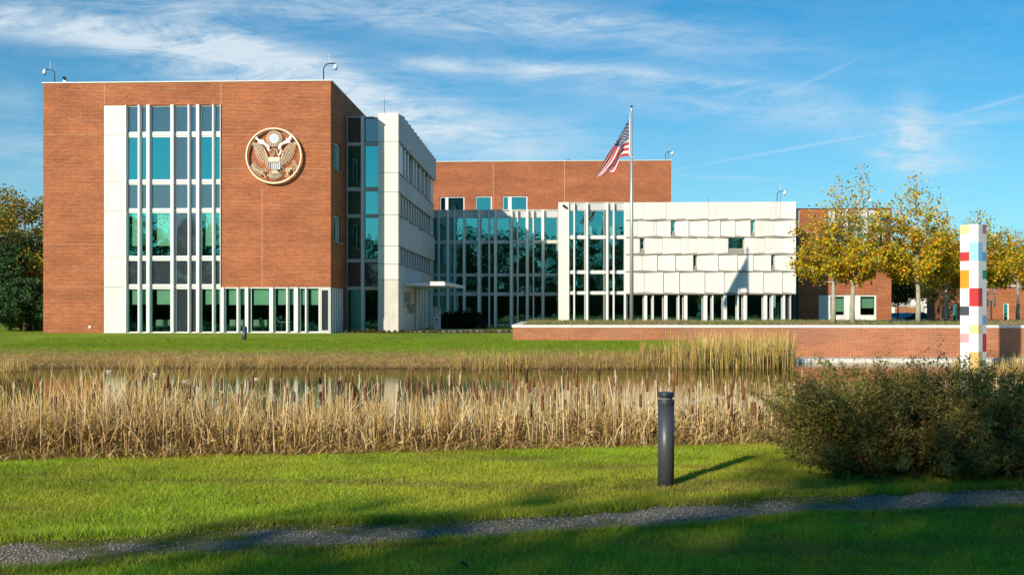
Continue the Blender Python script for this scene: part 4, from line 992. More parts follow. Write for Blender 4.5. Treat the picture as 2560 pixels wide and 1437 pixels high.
# lawn
NG = 620000
dd = np.sqrt(RNG.uniform(5.6**2,13.6**2,NG)); aa = RNG.uniform(-.58,.60,NG); rr_ = aa*dd
gx, gy = rr_*CT-dd*ST, rr_*ST+dd*CT
okm = (gy < Eedge(gx)+.25) & ~((gy > pathLo(gx)+.05*np.abs(RNG.standard_normal(NG))) & (gy < pathUp(gx)-.06*np.abs(RNG.standard_normal(NG))) & ~((fbm(gx,gy,2.0,43)*.9+.4*np.abs((gy-pathLo(gx))/(pathUp(gx)-pathLo(gx))*2-1)**3 > .62) & (RNG.random(NG) < .35)))
pm = (gy > pathLo(gx)) & (gy < pathUp(gx))
gx, gy, dd = gx[okm], gy[okm], dd[okm]; n = len(gx)
ln = fbm(gx,gy,.55,51); ln2 = fbm(gx,gy,2.5,52); ln3 = fbm(gx*.35,gy*2.2,1.6,57)
inp = (gy > pathLo(gx)+.06) & (gy < pathUp(gx)-.06); h = (.026+.022*ln2+.014*RNG.random(n))*np.where(inp,.45,1)*np.where(np.abs(gy-pathUp(gx)) < .12,1.7,1)*np.where(np.abs(gy-pathLo(gx)) < .1,1.5,1)
cl = np.array([.37,.50,.035])[None]*(.6+.75*ln2[:,None])*(.7+.6*fbm(gx*.4,gy*1.8,1.3,58)[:,None]); cy_ = np.array([.60,.58,.06])[None]; kk = np.clip((ln-.42)*3+.35*RNG.random(n),0,.75)[:,None]
cl = cl*(1-kk)+cy_*kk; kb = (np.clip((ln3-.52)*6,0,1)*RNG.uniform(.3,1,n))[:,None]*.8; cl = cl*(1-kb)+np.array([.30,.21,.08])[None]*kb; h = h*(1-.45*kb[:,0])
ts = (RNG.random(n) < .04)[:,None]; cl = np.where(ts, np.array([.40,.34,.16])[None], cl); cl = cl*RNG.uniform(.5,1.45,(n,1))
Vb, Qb, pv3 = blades(gx,gy,ground_z(gx,gy)-.002,h,(.0042+.0004*dd)*RNG.uniform(.6,1.3,n),h*RNG.uniform(.2,1.3,n),RNG.uniform(0,6.28,n))
tag(np_mesh('lawn_grass', Vb, Qb, np.repeat(cl,3,0), mGrass), 'short mown green grass of the near lawn', 'grass', kind='stuff')
# tufts creeping onto the path edges
# far bank grass
NB = 90000; gx = RNG.uniform(-26,9,NB); gf = RNG.beta(1.2,1.6,NB)*9-.6; gy = Wedge(gx)+gf
okm = (gy < 59.0) & ~((gx > xq0-.1) & (gy > YQ-.05)); gx, gy, gf = gx[okm], gy[okm], gf[okm]; n = len(gx)
dryk = np.clip(1-(gf-.8+2.0*(fbm(gx,gy,3.0,21)-.5)+1.5*(fbm(gx,gy,.8,11)-.5))/1.2,0,1)
cg = palette(n, [(.26,.38,.02),(.34,.42,.03),(.18,.29,.015)], [3,2,2]); cd = palette(n, [(.62,.42,.17),(.48,.30,.12),(.30,.18,.07),(.38,.38,.05)], [4,3,1.5,2], .3)
cl = np.where((RNG.random(n) < dryk)[:,None], cd, cg); h = .05+.05*dryk*RNG.random(n)+.03*RNG.random(n)+np.where(gf < .2,.22,0)*RNG.random(n)
Vb, Qb, _ = blades(gx,gy,ground_z(gx,gy)-.01,h,np.full(n,.022),h*RNG.uniform(.3,1.8,n),RNG.uniform(0,6.28,n))
tag(np_mesh('bank_grass', Vb, Qb, np.repeat(cl,3,0), mGrass), 'rough green and straw coloured grass on the far pond bank', 'grass', kind='stuff')
# ------------------------------------------------------------------ reeds
def reed_patch(name, label, bx, by, hmin, hmax, w, cols, wts, zb=None, lean=.18, nseg=4, broken=.12, top=None):
    n = len(bx); AZ = math.atan2(-.635,1)*0-.565+RNG.normal(0,.6,n); bz = np.maximum(ground_z(bx,by),-.9) if zb is None else zb
    h = RNG.uniform(hmin,hmax,n) if top is None else np.maximum(top-bz,.25); ln_ = np.abs(RNG.normal(0,lean,n))*h; br = RNG.random(n) < broken
    ln_ = np.where(br, h*RNG.uniform(.5,1.2,n), ln_); dr = np.where(br, RNG.uniform(.2,.6,n), np.where(RNG.random(n) < .22, RNG.uniform(.1,.45,n), 0))
    V, Q, m = blades(bx,by,bz,h,w*RNG.uniform(.6,1.5,n),ln_,RNG.uniform(0,6.28,n),nseg,dr,AZ,.12)
    c = palette(n, cols, wts, .28); c = np.repeat(c,m,0).reshape(n,nseg+1,2,3)*np.linspace(.42,1.18,nseg+1)[None,:,None,None]  # blade bases coloured darker, as shade deep in the reeds
    return np_mesh(name, V, Q, c.reshape(-1,3), mReed)
straw = [(.84,.58,.25),(.72,.46,.17),(.92,.72,.40),(.44,.24,.09),(.20,.105,.042),(.60,.48,.06),(.78,.47,.05)]; sw_ = [5,5,3.6,3.6,2.6,.7,.8]
NRD = 33000; bx = RNG.uniform(-11,13,NRD); df_ = RNG.beta(1.15,1.7,NRD)*3.6; by = Eedge(bx)+.10+df_+.25*(fbm(bx,bx*0,1.2,61)-.5)
hs = .85+.35*np.minimum(df_,2.0)/2.0
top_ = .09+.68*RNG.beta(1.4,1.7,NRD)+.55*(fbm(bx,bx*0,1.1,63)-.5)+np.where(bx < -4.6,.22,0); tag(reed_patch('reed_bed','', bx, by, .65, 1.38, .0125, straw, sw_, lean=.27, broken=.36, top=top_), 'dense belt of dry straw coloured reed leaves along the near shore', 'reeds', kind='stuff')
# dead litter at the foot
n = 26000; lx = RNG.uniform(-8.5,8.5,n); ly = Eedge(lx)+RNG.beta(1.2,2,n)*1.5-.06; h = RNG.uniform(.03,.40,n)
V, Q, m = blades(lx,ly,ground_z(lx,ly)-.01,h*RNG.uniform(.25,1,n),np.full(n,.013),h*RNG.uniform(.5,1.6,n),RNG.uniform(0,6.28,n),2,0.3)
tag(np_mesh('reed_litter', V, Q, np.repeat(palette(n,straw+[(.16,.24,.03)],sw_+[1.2],.3)*.95,m,0), mReed), 'collapsed reed litter along the lawn edge', 'reed litter', kind='stuff')
# leafy weeds low in the reeds (dark tangles)
n = 42000; lx = RNG.uniform(-9,9,n); ly = Eedge(lx)+.15+RNG.beta(1.2,1.8,n)*2.4; clump = fbm(lx,ly*0,.9,66); gz_ = np.maximum(ground_z(lx,ly),-.8); lz = gz_+RNG.beta(1.3,1.6,n)*np.maximum(.12+.42*clump-gz_,.2)
az = RNG.uniform(0,6.28,n); el = RNG.uniform(-1.2,1.2,n); ll = RNG.uniform(.025,.11,n); V = np.empty((n,4,3)); d1 = np.stack([np.cos(az)*np.cos(el),np.sin(az)*np.cos(el),np.sin(el)],1); d2 = np.cross(d1, RNG.standard_normal((n,3))); d2 /= np.linalg.norm(d2,axis=1)[:,None]
p0 = np.stack([lx,ly,lz],1); V[:,0] = p0; V[:,1] = p0+d1*(ll*.5)[:,None]+d2*(ll*.16)[:,None]; V[:,2] = p0+d1*ll[:,None]; V[:,3] = p0+d1*(ll*.5)[:,None]-d2*(ll*.16)[:,None]
tag(np_mesh('dry_weeds', V.reshape(-1,3), np.arange(4*n).reshape(n,4), np.repeat(palette(n,[(.50,.32,.14),(.22,.12,.055),(.74,.52,.26),(.34,.28,.05)],[4,2,4,.6],.3),4,0), mReed), 'tangled brown dead weed leaves between the reeds', 'dead weeds', kind='stuff')
# thick straight stalks, a few lying at an angle
n = 420; lx = RNG.uniform(-8,8,n); ly = Eedge(lx)+.08+RNG.beta(1.1,2.5,n)*2.2; zz_ = np.maximum(ground_z(lx,ly),-.8); h = RNG.uniform(.25,.9,n)-zz_; V, Q, m = blades(lx,ly,zz_,h,RNG.uniform(.008,.016,n),np.where(RNG.random(n)<.06,h*RNG.uniform(.5,1.2,n),np.abs(RNG.normal(0,.12,n))*h),RNG.uniform(0,6.28,n),3,0.0,-.565+RNG.normal(0,.4,n),.7)
tag(np_mesh('reed_stalks', V, Q, np.repeat(palette(n,[(.90,.74,.48),(.80,.60,.34)],[1,1],.15),m,0), mReed), 'bleached bare reed stalks standing out of the reed belt', 'reed stalks', kind='stuff')
# shore reeds across the water
def px_patch(lst):
    X = []; Y = []
    for p0_, p1_, d0_, d1_, n_ in lst:
        p = RNG.uniform(p0_,p1_,n_); d = RNG.uniform(d0_,d1_,n_); a = (p-CX)/F; X.append(d*(a*CT-ST)); Y.append(d*(a*ST+CT))
    return np.concatenate(X), np.concatenate(Y)
bx, by = px_patch([(340,400,42,43.2,160),(300,330,42.4,43.2,30),(505,600,42.2,43.3,140),(640,700,42.4,43.2,60),(1130,1300,41.8,43.4,320),(1300,1620,42,43.6,260),(1600,1740,42,45.5,450),(0,70,40,42.5,260),(2480,2700,42,48,500),(2385,2560,38.5,39.8,260),(2380,2420,42,47,60)])
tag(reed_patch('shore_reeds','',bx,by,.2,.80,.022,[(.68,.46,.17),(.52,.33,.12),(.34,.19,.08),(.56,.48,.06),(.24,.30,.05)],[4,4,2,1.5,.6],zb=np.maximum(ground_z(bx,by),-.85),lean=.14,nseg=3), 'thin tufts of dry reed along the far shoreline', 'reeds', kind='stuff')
bx, by = px_patch([(1735,1985,42.5,46.5,3000),(1660,1760,43,46.5,300)])
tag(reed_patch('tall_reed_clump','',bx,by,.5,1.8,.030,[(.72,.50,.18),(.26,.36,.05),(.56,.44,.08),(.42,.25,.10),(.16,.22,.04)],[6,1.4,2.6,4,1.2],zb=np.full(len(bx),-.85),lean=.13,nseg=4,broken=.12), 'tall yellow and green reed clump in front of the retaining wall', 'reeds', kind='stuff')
# cattails: individuals
mHead = M_plain('cattail_head', (.20,.085,.035), .95, 0, .25, 40, .4); mHeadDark = M_plain('cattail_head_dark', (.07,.035,.02), .95, 0, .25, 40, .4); mFluff = M_plain('cattail_fluff', (.62,.47,.30), 1, 0, .25, 30, .6); mStalk = M_plain('cattail_stalk', (.55,.42,.22), .8, 0, .15, 10)
def cattail(kind, H, lean):
    st_ = MB().tube([(0,0,0),(lean*.3,0,H*.5),(lean,0,H+.14)],[.007,.0055,.002],5)
    o = obj('cattail', st_, mStalk); dx = lean*.4/H
    hd = MB(); L = .17 if kind != 'fluff' else .2
    if kind == 'fluff':
        pr = [(.006,0),(.013,.02),(.014,.07),(.015,.10),(.020,.125),(.019,.15),(.011,.17),(.008,.195),(.002,.23)]
        hd.lathe((0,0,0), pr, 10)
        for i,(x,y,z) in enumerate(hd.v): k = 1+.35*math.sin(i*12.9898+z*90); hd.v[i] = (x*k+.006*math.sin(z*40),y*k,z)
    else: hd.lathe((0,0,0), [(.004,-.004),(.016,.004),(.018,.03),(.018,L-.02),(.013,L),(.003,L+.004)], 10)
    hd.v = [(x+lean*.86+z*dx,y,z+H-.12) for x,y,z in hd.v]
    obj('seed_head', hd, {'brown':mHead,'dark':mHeadDark,'fluff':mFluff}[kind], o, smooth=True)
    lf = []
    n_ = 2; b_ = np.zeros(n_); V, Q, m = blades(b_,b_,b_,np.array([H*.85,H*.65]),np.array([.016,.014]),np.array([.25,.35]),RNG.uniform(0,6.28,n_),4,np.array([.1,.3]),None,.1)
    l = np_mesh('leaf', V, Q, np.repeat(palette(n_,[(.60,.45,.2)],[1]),m,0), mReed, o)
    return o
protos = {k: [cattail(k, H, l) for H, l in ((1.15,.05),(1.3,-.06),(1.0,.02))] for k in ('brown','dark','fluff')}
lab = {'brown':'cattail with a smooth brown seed head rising from the near reed belt','dark':'cattail with a blackened seed head in the near reed belt','fluff':'cattail with a burst fluffy cream seed head in the near reed belt'}
grp = {'brown':'brown headed cattails','dark':'black headed cattails','fluff':'fluffy headed cattails'}
used = set()
for i in range(285):
    kd = random.choices(['brown','dark','fluff'],[6,.8,2.2])[0]; vi = random.randrange(3); src = protos[kd][vi]
    px = random.uniform(-20,1960); d = random.uniform(12.2,15.6); x, y = W(px,d); y = max(y, float(Eedge(x))+.4); top = random.choice([random.uniform(922,1010),random.uniform(940,1040)])+(12 if px < 300 else 0)
    if 1560 < px: top += 15
    dep_ = -x*ST+y*CT; zt_ = CZ-(top-HY)/F*dep_; H = (1.15,1.3,1.0)[vi]; zb_ = max(float(ground_z(x,y)),-.85); zb_ = min(zt_-H, -.12) if zt_-H < 0 else zb_
    s_ = (zt_-zb_)/H; s_ = min(max(s_,.75),1.3)
    if (kd,vi) not in used:
        used.add((kd,vi)); o = src
    else:
        o = src.copy(); COL.objects.link(o)
        for ch in src.children: c = ch.copy(); COL.objects.link(c); c.parent = o
    o.location = (x,y,zt_-H*s_); o.rotation_euler = (random.gauss(0,.04),random.gauss(0,.04),random.uniform(0,6.28)); o.scale = (1.05,1.05,s_)
    tag(o, lab[kd], 'cattail', grp[kd])
# ------------------------------------------------------------------ trees and shrubs
def leafquads(P, size, cols, aspect=.8, up=.0, flat=None):
    n = len(P); size = np.asarray(size)*np.ones(n)
    d1 = RNG.standard_normal((n,3)); d1[:,2] -= up; d1 /= np.linalg.norm(d1,axis=1)[:,None]
    d2 = np.cross(d1, RNG.standard_normal((n,3))); d2 /= np.linalg.norm(d2,axis=1)[:,None]
    V = np.empty((n,4,3)); s = size[:,None]
    V[:,0] = P-d1*s*.5; V[:,1] = P+d2*s*.5*aspect; V[:,2] = P+d1*s*.5; V[:,3] = P-d2*s*.5*aspect
    return V.reshape(-1,3), np.arange(4*n).reshape(n,4), np.repeat(cols,4,0)
def tree(label, x, y, z, H, trunk_h, prof, rtrunk, nb, nl, lsz, cols, wts, bark, group, name='tree', up=.5, tw=.55, leanx=0, spars=None, inner=.35, extra_tw=3):
    """prof(t): crown radius at crown height fraction t"""
    o = thing(name, label, 'tree', (x,y,z), group)
    mb = MB(); tip = Vector((leanx,0,H)); n = 9
    lead = [Vector((leanx*(k/n)**1.5+random.gauss(0,.03)*H*.08*(k>0), random.gauss(0,.03)*H*.08*(k>0), H*k/n)) for k in range(n+1)]
    mb.tube([v+Vector((x,y,z)) for v in lead], [rtrunk*(1-.93*(k/n)**.8)+.004 for k in range(n+1)], 8)
    def lead_at(h): s = min(max(h/H,0),1)*n; i = min(int(s), n-1); return lead[i].lerp(lead[i+1], s-i)
    P = []; T = []
    for b in range(nb):
        t_ = (b+.5)/nb; h0 = trunk_h+(H*.97-trunk_h)*t_**1.1; a = b*2.399+random.uniform(-.5,.5); L = prof(t_)*random.uniform(.75,1.12)
        p0 = lead_at(h0); rise = up*L*random.uniform(.6,1.3); rb_ = max(rtrunk*.32*(1-t_)+.008,.006)
        pts = [p0+Vector((math.cos(a)*L*s, math.sin(a)*L*s, rise*s**1.4+random.gauss(0,.02)*L)) for s in (0,.3,.6,.85,1)]
        mb.tube([v+Vector((x,y,z)) for v in pts], [rb_,rb_*.75,rb_*.5,rb_*.3,rb_*.12], 5, False)
        for s in np.linspace(inner,1,max(2,int(L*extra_tw))):
            q = p0+Vector((math.cos(a)*L*s, math.sin(a)*L*s, rise*s**1.4)); a2 = a+random.uniform(-1.5,1.5); l2 = tw*random.uniform(.5,1.2)*(1.1-.4*s)*min(1,L)
            e = q+Vector((math.cos(a2)*l2, math.sin(a2)*l2, l2*random.uniform(-.2,.7)))
            mb.tube([q+Vector((x,y,z)), e+Vector((x,y,z))], [rb_*.3+.002,.002], 3, False)
            P.append(tuple(q)); P.append(tuple(e)); P.append(tuple(q.lerp(e,.5))); T += [t_]*3
    P = np.array(P); T = np.array(T)
    wgt = np.ones(len(P)) if spars is None else np.array([spars(t) for t in T]); wgt /= wgt.sum()
    idx = RNG.choice(len(P), nl, p=wgt); LP = P[idx]+RNG.normal(0,tw*.33,(nl,3))
    cc = palette(nl, cols, wts, .3); shade = .7+.5*RNG.random(len(P)); cc *= shade[idx][:,None]
    V, Q, C = leafquads(LP, RNG.uniform(.7,1.3,nl)*lsz, cc, .85, .3)
    obj('trunk', mb, bark, o, smooth=True); np_mesh('crown', V, Q, C, mLeaf, o)
    return o
PT = [(.85,.52,.02),(.60,.52,.03),(.78,.32,.02),(.28,.34,.03),(.40,.22,.04),(.92,.66,.05)]; PW_ = [4,4,2.5,4.5,2.2,2]
pg = 'plane trees in the bed behind the retaining wall'
def prA(t): return 1.05+1.9*math.sin(min(1,.22+t*.95)*math.pi*.98)**1.0*(1-.45*t)+.0
dns = lambda t: 3.6*(1-t)**1.9+.12
def pplane(px, d, topy, wmax, label, nl, nb=44, lean=0, H0=None, tkh=2.3):
    x, y = W(px,d); z = .93; H = CZ+(HY-topy)/F*d-z
    return tree(label, x, y, z, H, tkh, lambda t: wmax*.9*(.5+.62*math.sin(math.pi*min(1,.20+.75*t)))*(1-.80*t**1.25), .16, nb, int(nl*1.25), .145, PT, PW_, mBarkPale, pg, 'plane_tree', .42, .5, lean, dns)
pplane(2083, 57, 436, 2.6, 'pale trunked plane tree with thin yellow leaves, nearest the white block', 4600, 50, .3)
pplane(2131, 56.5, 412, 2.2, 'plane tree with a slightly curved white trunk, just right of the first', 4600, 50, .55)
pplane(2295, 57.5, 430, 2.75, 'plane tree with a stout pale trunk in the middle of the bed', 9000, 56, -.1)
pplane(2367, 66, 545, 2.7, 'smaller plane tree with a thin trunk left of the painted column', 7000, 44)
x, y = W(2445, 62); 
pplane(2445, 64, 520, 3.0, 'plane tree largely hidden behind the painted column', 8000, 46)
pplane(2545, 72, 575, 3.1, 'plane tree at the right edge of the picture beyond the lamp', 8000, 46)
DG = [(.055,.075,.02),(.09,.10,.025),(.16,.11,.03),(.035,.05,.018)]
x, y = W(2245, 92); tree('small dark tree in shade in front of the carport', x, y, .0, 4.6, 2.2, lambda t: 1.7*math.sin(math.pi*(.25+.6*t)), .1, 26, 3500, .16, DG, [3,3,1,3], mBarkDark, None, 'tree', .5, .5)
x, y = W(2352, 90); tree('dark tree behind the thin trunked plane tree, near the black car', x, y, .0, 5.2, 2.2, lambda t: 2.2*math.sin(math.pi*(.25+.6*t)), .1, 26, 4000, .16, DG, [3,3,2,3], mBarkDark, None, 'tree', .5, .5)
# far trees at the right
for px, d, ty, rr2, lb in ((2250,135,640,5,'autumn tree far behind the carport'),(2330,140,650,6,'rounded olive tree far behind the plane trees'),(2420,140,640,6,'russet tree far beyond the pavilion'),(2500,132,628,5,'olive brown tree far beyond the pavilion at the right'),(2590,138,610,7,'tall autumn tree at the far right edge')):
    x, y = W(px,d); H = CZ+(HY-ty)/F*d; tree(lb, x, y, 0, H, 2, lambda t, r=rr2: r*math.sin(math.pi*(.2+.72*t))**.7, .25, 46, 7000, .34, [(.20,.16,.04),(.12,.12,.035),(.26,.14,.05),(.09,.10,.03)], [3,3,2,2], mBarkDark, None, 'tree', .35, 1.1)
x, y = W(2532,125); tree('bare leafless tree standing above the far trees', x, y, 0, CZ+(HY-582)/F*125, 3, lambda t: 3.2*(1-.6*t), .2, 60, 160, .12, [(.2,.13,.07)], [1], mBarkDark, None, 'tree', 1.1, 1.4, extra_tw=5)
# left group
AU = [(.42,.31,.05),(.26,.25,.05),(.52,.33,.05),(.18,.19,.04),(.50,.22,.05)]
for px, d, ty, rr2, lb, nl, pal in ((62,84,492,5.0,'big round autumn tree rising behind the left end of the brick block',16000,AU),(-45,86,535,5.0,'autumn tree cut by the left edge of the picture',12000,AU),(30,78,590,3.4,'dark green tree below the big autumn tree',12000,[(.09,.13,.035),(.06,.09,.03),(.18,.19,.04)]),(92,72,645,2.3,'yellow leaved small tree against the brick corner',7000,[(.62,.50,.05),(.36,.35,.05),(.18,.2,.04)]),(75,70,742,1.9,'russet shrub like tree at the foot of the brick corner',5500,[(.44,.25,.08),(.16,.16,.05),(.36,.18,.06)])):
    x, y = W(px,d); zg = float(ground_z(x,y)); H = CZ+(HY-ty)/F*d-zg; tree(lb, x, y, zg, H, H*.12, lambda t, r=rr2: r*math.sin(math.pi*(.24+.68*t))**.6, .2, 60, nl, .2, pal, [3,3,2,2,1][:len(pal)], mBarkDark, None, 'tree', .3, .85)
PN = [(.07,.15,.06),(.10,.20,.07),(.045,.09,.035)]
for px, d, ty, lb in ((22,69,612,'dark green pine with upright tips at the left edge'),(62,67,700,'lower dark pine beside the taller pine at the left')):
    x, y = W(px,d); zg = float(ground_z(x,y)); H = CZ+(HY-ty)/F*d-zg; tree(lb, x, y, zg, H, .3, lambda t: 2.6*(1-t)**.8+.35, .14, 60, 14000, .17, PN, [3,2,3], mBarkDark, None, 'pine_tree', .25, .42, extra_tw=5)
for px in (-330,-230,-140):
    pass
# row of big trees behind the photographer (seen in the glass, shading the lawn)
big = tree('tall leafy tree of the row mirrored in the glass facades', 0, 0, 0, 17, .9, lambda t: 5.6*math.sin(math.pi*(.22+.68*t))**.7, .35, 80, 11000, .36, [(.10,.12,.025),(.16,.15,.03),(.07,.09,.02),(.22,.17,.04)], [3,3,2,1], mBarkDark, 'trees mirrored in the glass facades', 'tree', .35, 1.3)
BT = [(-60,-24,.9),(-51,-22,.86),(-42.5,-23,.82),(-34.5,-22,.72),(-27.5,-22,.73),(-21.5,-22.5,.74),(-14.2,-22,.99),(-8,-22,.97),(-1,-24,.93),(7,-22,.9),(15,-23,.93),(24,-22,.9),(33,-24,.95),(43,-22,.9),(54,-24,.95),(-70,-24,.95),(-17.6,-23.5,.86),(66,-24,1)]
for i,(x,y,s) in enumerate(BT):
    if i == 0: big.location = (x,y,0); big.scale = (s,s,s)
    else: dup(big, (x,y,0), random.uniform(0,6.28), None, None, s)
hn = 70000; hx = RNG.uniform(-85,85,hn); hy = -29+RNG.normal(0,.9,hn); hz = RNG.beta(1.4,1.1,hn)*(4.6+2.2*fbm(hx,hx*0,.25,91))  # unseen foliage added so the ground floor glass mirrors no bright sky
V, Q, C = leafquads(np.stack([hx,hy,hz],1), RNG.uniform(.4,.9,hn), palette(hn,[(.05,.07,.02),(.08,.09,.025),(.12,.10,.03)],[3,3,1],.3), .85)
tag(np_mesh('thicket', V, Q, C, mLeaf), 'unseen dark thicket added to darken the ground floor reflections', 'thicket', kind='stuff')
# ------------------------------------------------------------------ willow bush
x0b, y0b = W(2335, 10.45); bush = thing('willow_bush', 'wide dark green bush with slender leaves in shade on the near lawn', 'bush', (x0b,y0b,0))
mb = MB(); LPs = []
for k in range(430):
    u = random.uniform(-1,1); bxx = x0b+u*.98+random.gauss(0,.1); byy = y0b+random.gauss(0,.28)+.1
    a = random.gauss(0,.7)+(0 if random.random() < .5 else math.pi); out = u*.88+random.gauss(0,.22); outy = random.gauss(-.1,.40); L = random.uniform(.85,1.30)*(1-.10*abs(u)**3)
    zt_ = L*random.uniform(.62,.98) if random.random() < .75 else L*random.uniform(.15,.5)
    pts = [Vector((bxx+out*.75*s**1.3, byy+outy*s, .0+zt_*(s-.12*s*s)*1.1)) for s in (0,.25,.5,.75,1)]
    mb.tube(pts, [.009,.007,.005,.0035,.0015], 4, False)
    for s in np.linspace(.18,1,22):
        q = Vector((bxx+out*.75*s**1.3, byy+outy*s, zt_*(s-.12*s*s)*1.1)); LPs.append(tuple(q))
        if random.random() < .45:
            e = q+Vector((random.gauss(0,.11),random.gauss(0,.1),abs(random.gauss(0,.10)))); mb.tube([q,e],[.002,.001],3,False)
            for w_ in (.35,.7,1): LPs.append(tuple(q.lerp(e,w_)))
for k in range(46):   # whips sticking out of the top
    u = random.uniform(-1.1,1.1); p = Vector((x0b+u*1.45,y0b+random.gauss(0,.3),.85-.12*abs(u))); e = p+Vector((random.gauss(0,.08),random.gauss(0,.05),random.uniform(.22,.46))); mb.tube([p,e],[.003,.0012],3,False)
    for w_ in np.linspace(.1,1,9): LPs.append(tuple(p.lerp(e,w_)))
LPs = np.array(LPs); nl = 120000; idx = RNG.integers(0,len(LPs),nl); P = LPs[idx]+RNG.normal(0,.026,(nl,3)); P = P[P[:,2] > .04]; nl = len(P)
cc = palette(nl,[(.36,.33,.085),(.26,.24,.05),(.48,.44,.14),(.46,.31,.07),(.16,.14,.04),(.56,.34,.10)],[4,4,2.5,2.5,3,1.2],.3)
P = P-np.array([x0b,y0b,0]); V, Q, C = leafquads(P, RNG.uniform(.6,1.4,nl)*.048, cc, .26)
obj('branches', mb, M_plain('willow_bark',(.17,.11,.06),.85,0,.2,10), bush); np_mesh('foliage', V, Q, C, mLeaf, bush)
# weeds at the foot of the bush
x, y = W(2098, 10.05); n = 60; bx = x+RNG.normal(0,.05,n); by = y+RNG.normal(0,.04,n); V, Q, m = blades(bx,by,np.zeros(n),RNG.uniform(.05,.16,n),RNG.uniform(.012,.03,n),RNG.uniform(.03,.14,n),RNG.uniform(0,6.28,n),3,.2)
tag(np_mesh('weed_plant', V, Q, np.repeat(palette(n,[(.18,.26,.05)],[1]),m,0), mGrass), 'broad leaved green weed at the front foot of the dark bush', 'weed')
x, y = W(2170, 10.1); n = 50; bx = x+RNG.normal(0,.02,n); by = y+RNG.normal(0,.02,n); V, Q, m = blades(bx,by,np.zeros(n),RNG.uniform(.04,.11,n),RNG.uniform(.01,.02,n),RNG.uniform(.03,.1,n),RNG.uniform(0,6.28,n),3,.2)
tag(np_mesh('weed_plant', V, Q, np.repeat(palette(n,[(.12,.17,.04)],[1]),m,0), mGrass), 'small low weed under the dark bush right of the broad leaved one', 'weed')
# dark hedge mass by the atrium
def shrub(name, label, cx, cy, cz, rx, ry, rz, nl, lsz, cols, wts, group=None, twig=10):
    o = thing(name, label, 'shrub', (cx,cy,cz), group); d = RNG.standard_normal((nl,3)); d /= np.linalg.norm(d,axis=1)[:,None]; d[:,2] = np.abs(d[:,2]); r = RNG.uniform(.45,1.0,nl)[:,None]**.6*(1+.18*(fbm(d[:,0]*3+cx,d[:,1]*3+cy,1.7,71)-.5))[:,None]
    P = d*r*np.array([rx,ry,rz]); cc = palette(nl, cols, wts, .35); V, Q, C = leafquads(P, RNG.uniform(.6,1.3,nl)*lsz, cc, .7); np_mesh('foliage', V, Q, C, mLeaf, o)
    mb = MB()
    for k in range(twig): a = random.uniform(0,6.28); mb.tube([(cx,cy,cz),(cx+math.cos(a)*rx*.7,cy+math.sin(a)*ry*.7,cz+rz*random.uniform(.5,.9))],[.02,.005],4,False)
    obj('branches', mb, mBarkDark, o); return o
for px, hh_, lb in ((1120,1.25,'dark hydrangea like shrub nearest the sign slab'),(1152,1.4,'dark rounded shrub in the middle of the shrub group by the atrium'),(1187,1.25,'dark rounded shrub at the right end of the shrub group by the atrium')):
    x, y = W(px,76); shrub('shrub', lb, x, y, .42, 1.0, .9, hh_, 2200, .15, [(.05,.03,.03),(.03,.04,.02),(.10,.06,.06)], [3,3,1])
# row of low shrubs
k = 0
sh0 = None
for px in list(range(868,1000,13))+list(range(1003,1282,14)):
    d = 60.8; x, y = W(px+random.uniform(-3,3), d)
    if sh0 is None: sh0 = shrub('low_shrub', 'tiny reddish brown shrub in the row edging the lawn before the entrance', 0, 0, 0, .15, .15, .24, 120, .07, [(.22,.14,.06),(.16,.18,.04),(.30,.13,.06),(.09,.07,.04)], [3,3,2,3], 'low shrubs edging the lawn before the entrance', 5); sh0['category'] = 'shrub'; sh0.location = (x,y,.38)
    else: dup(sh0, (x,y,.38), random.uniform(0,6.28), None, None, random.uniform(.75,1.2))
# bed planting behind the wall
n = 60000; a = RNG.uniform(1288,2760,n); d = 50.6+RNG.beta(1.0,1.5,n)*24; aa = (a-CX)/F; gx, gy = d*(aa*CT-ST), d*(aa*ST+CT); okm = (gy < 77.2) & (gy > YQ+.5) & (gx > xq0+.5); gx, gy = gx[okm], gy[okm]; n = len(gx)
hm = .06+.32*fbm(gx,gy,.8,81); c1_ = fbm(gx,gy,.45,82); cg = palette(n,[(.26,.32,.08),(.38,.36,.12),(.14,.18,.05)],[3,2,2],.35); cr_ = palette(n,[(.50,.22,.08),(.42,.28,.14),(.60,.42,.26)],[2,2,2],.3)
cl = np.where((c1_+.12*RNG.standard_normal(n) > .56)[:,None], cr_, cg); wf = RNG.random(n) < .012; cl[wf] = (.7,.66,.6)
V, Q, m = blades(gx,gy,np.full(n,.90),hm*RNG.uniform(.5,1.3,n),np.full(n,.03),hm*RNG.uniform(.2,.9,n),RNG.uniform(0,6.28,n),2,.1)
tag(np_mesh('ground_cover', V, Q, np.repeat(cl,m,0), mGrass), 'low mixed green and russet ground cover planting behind the wall coping', 'ground cover', kind='stuff')
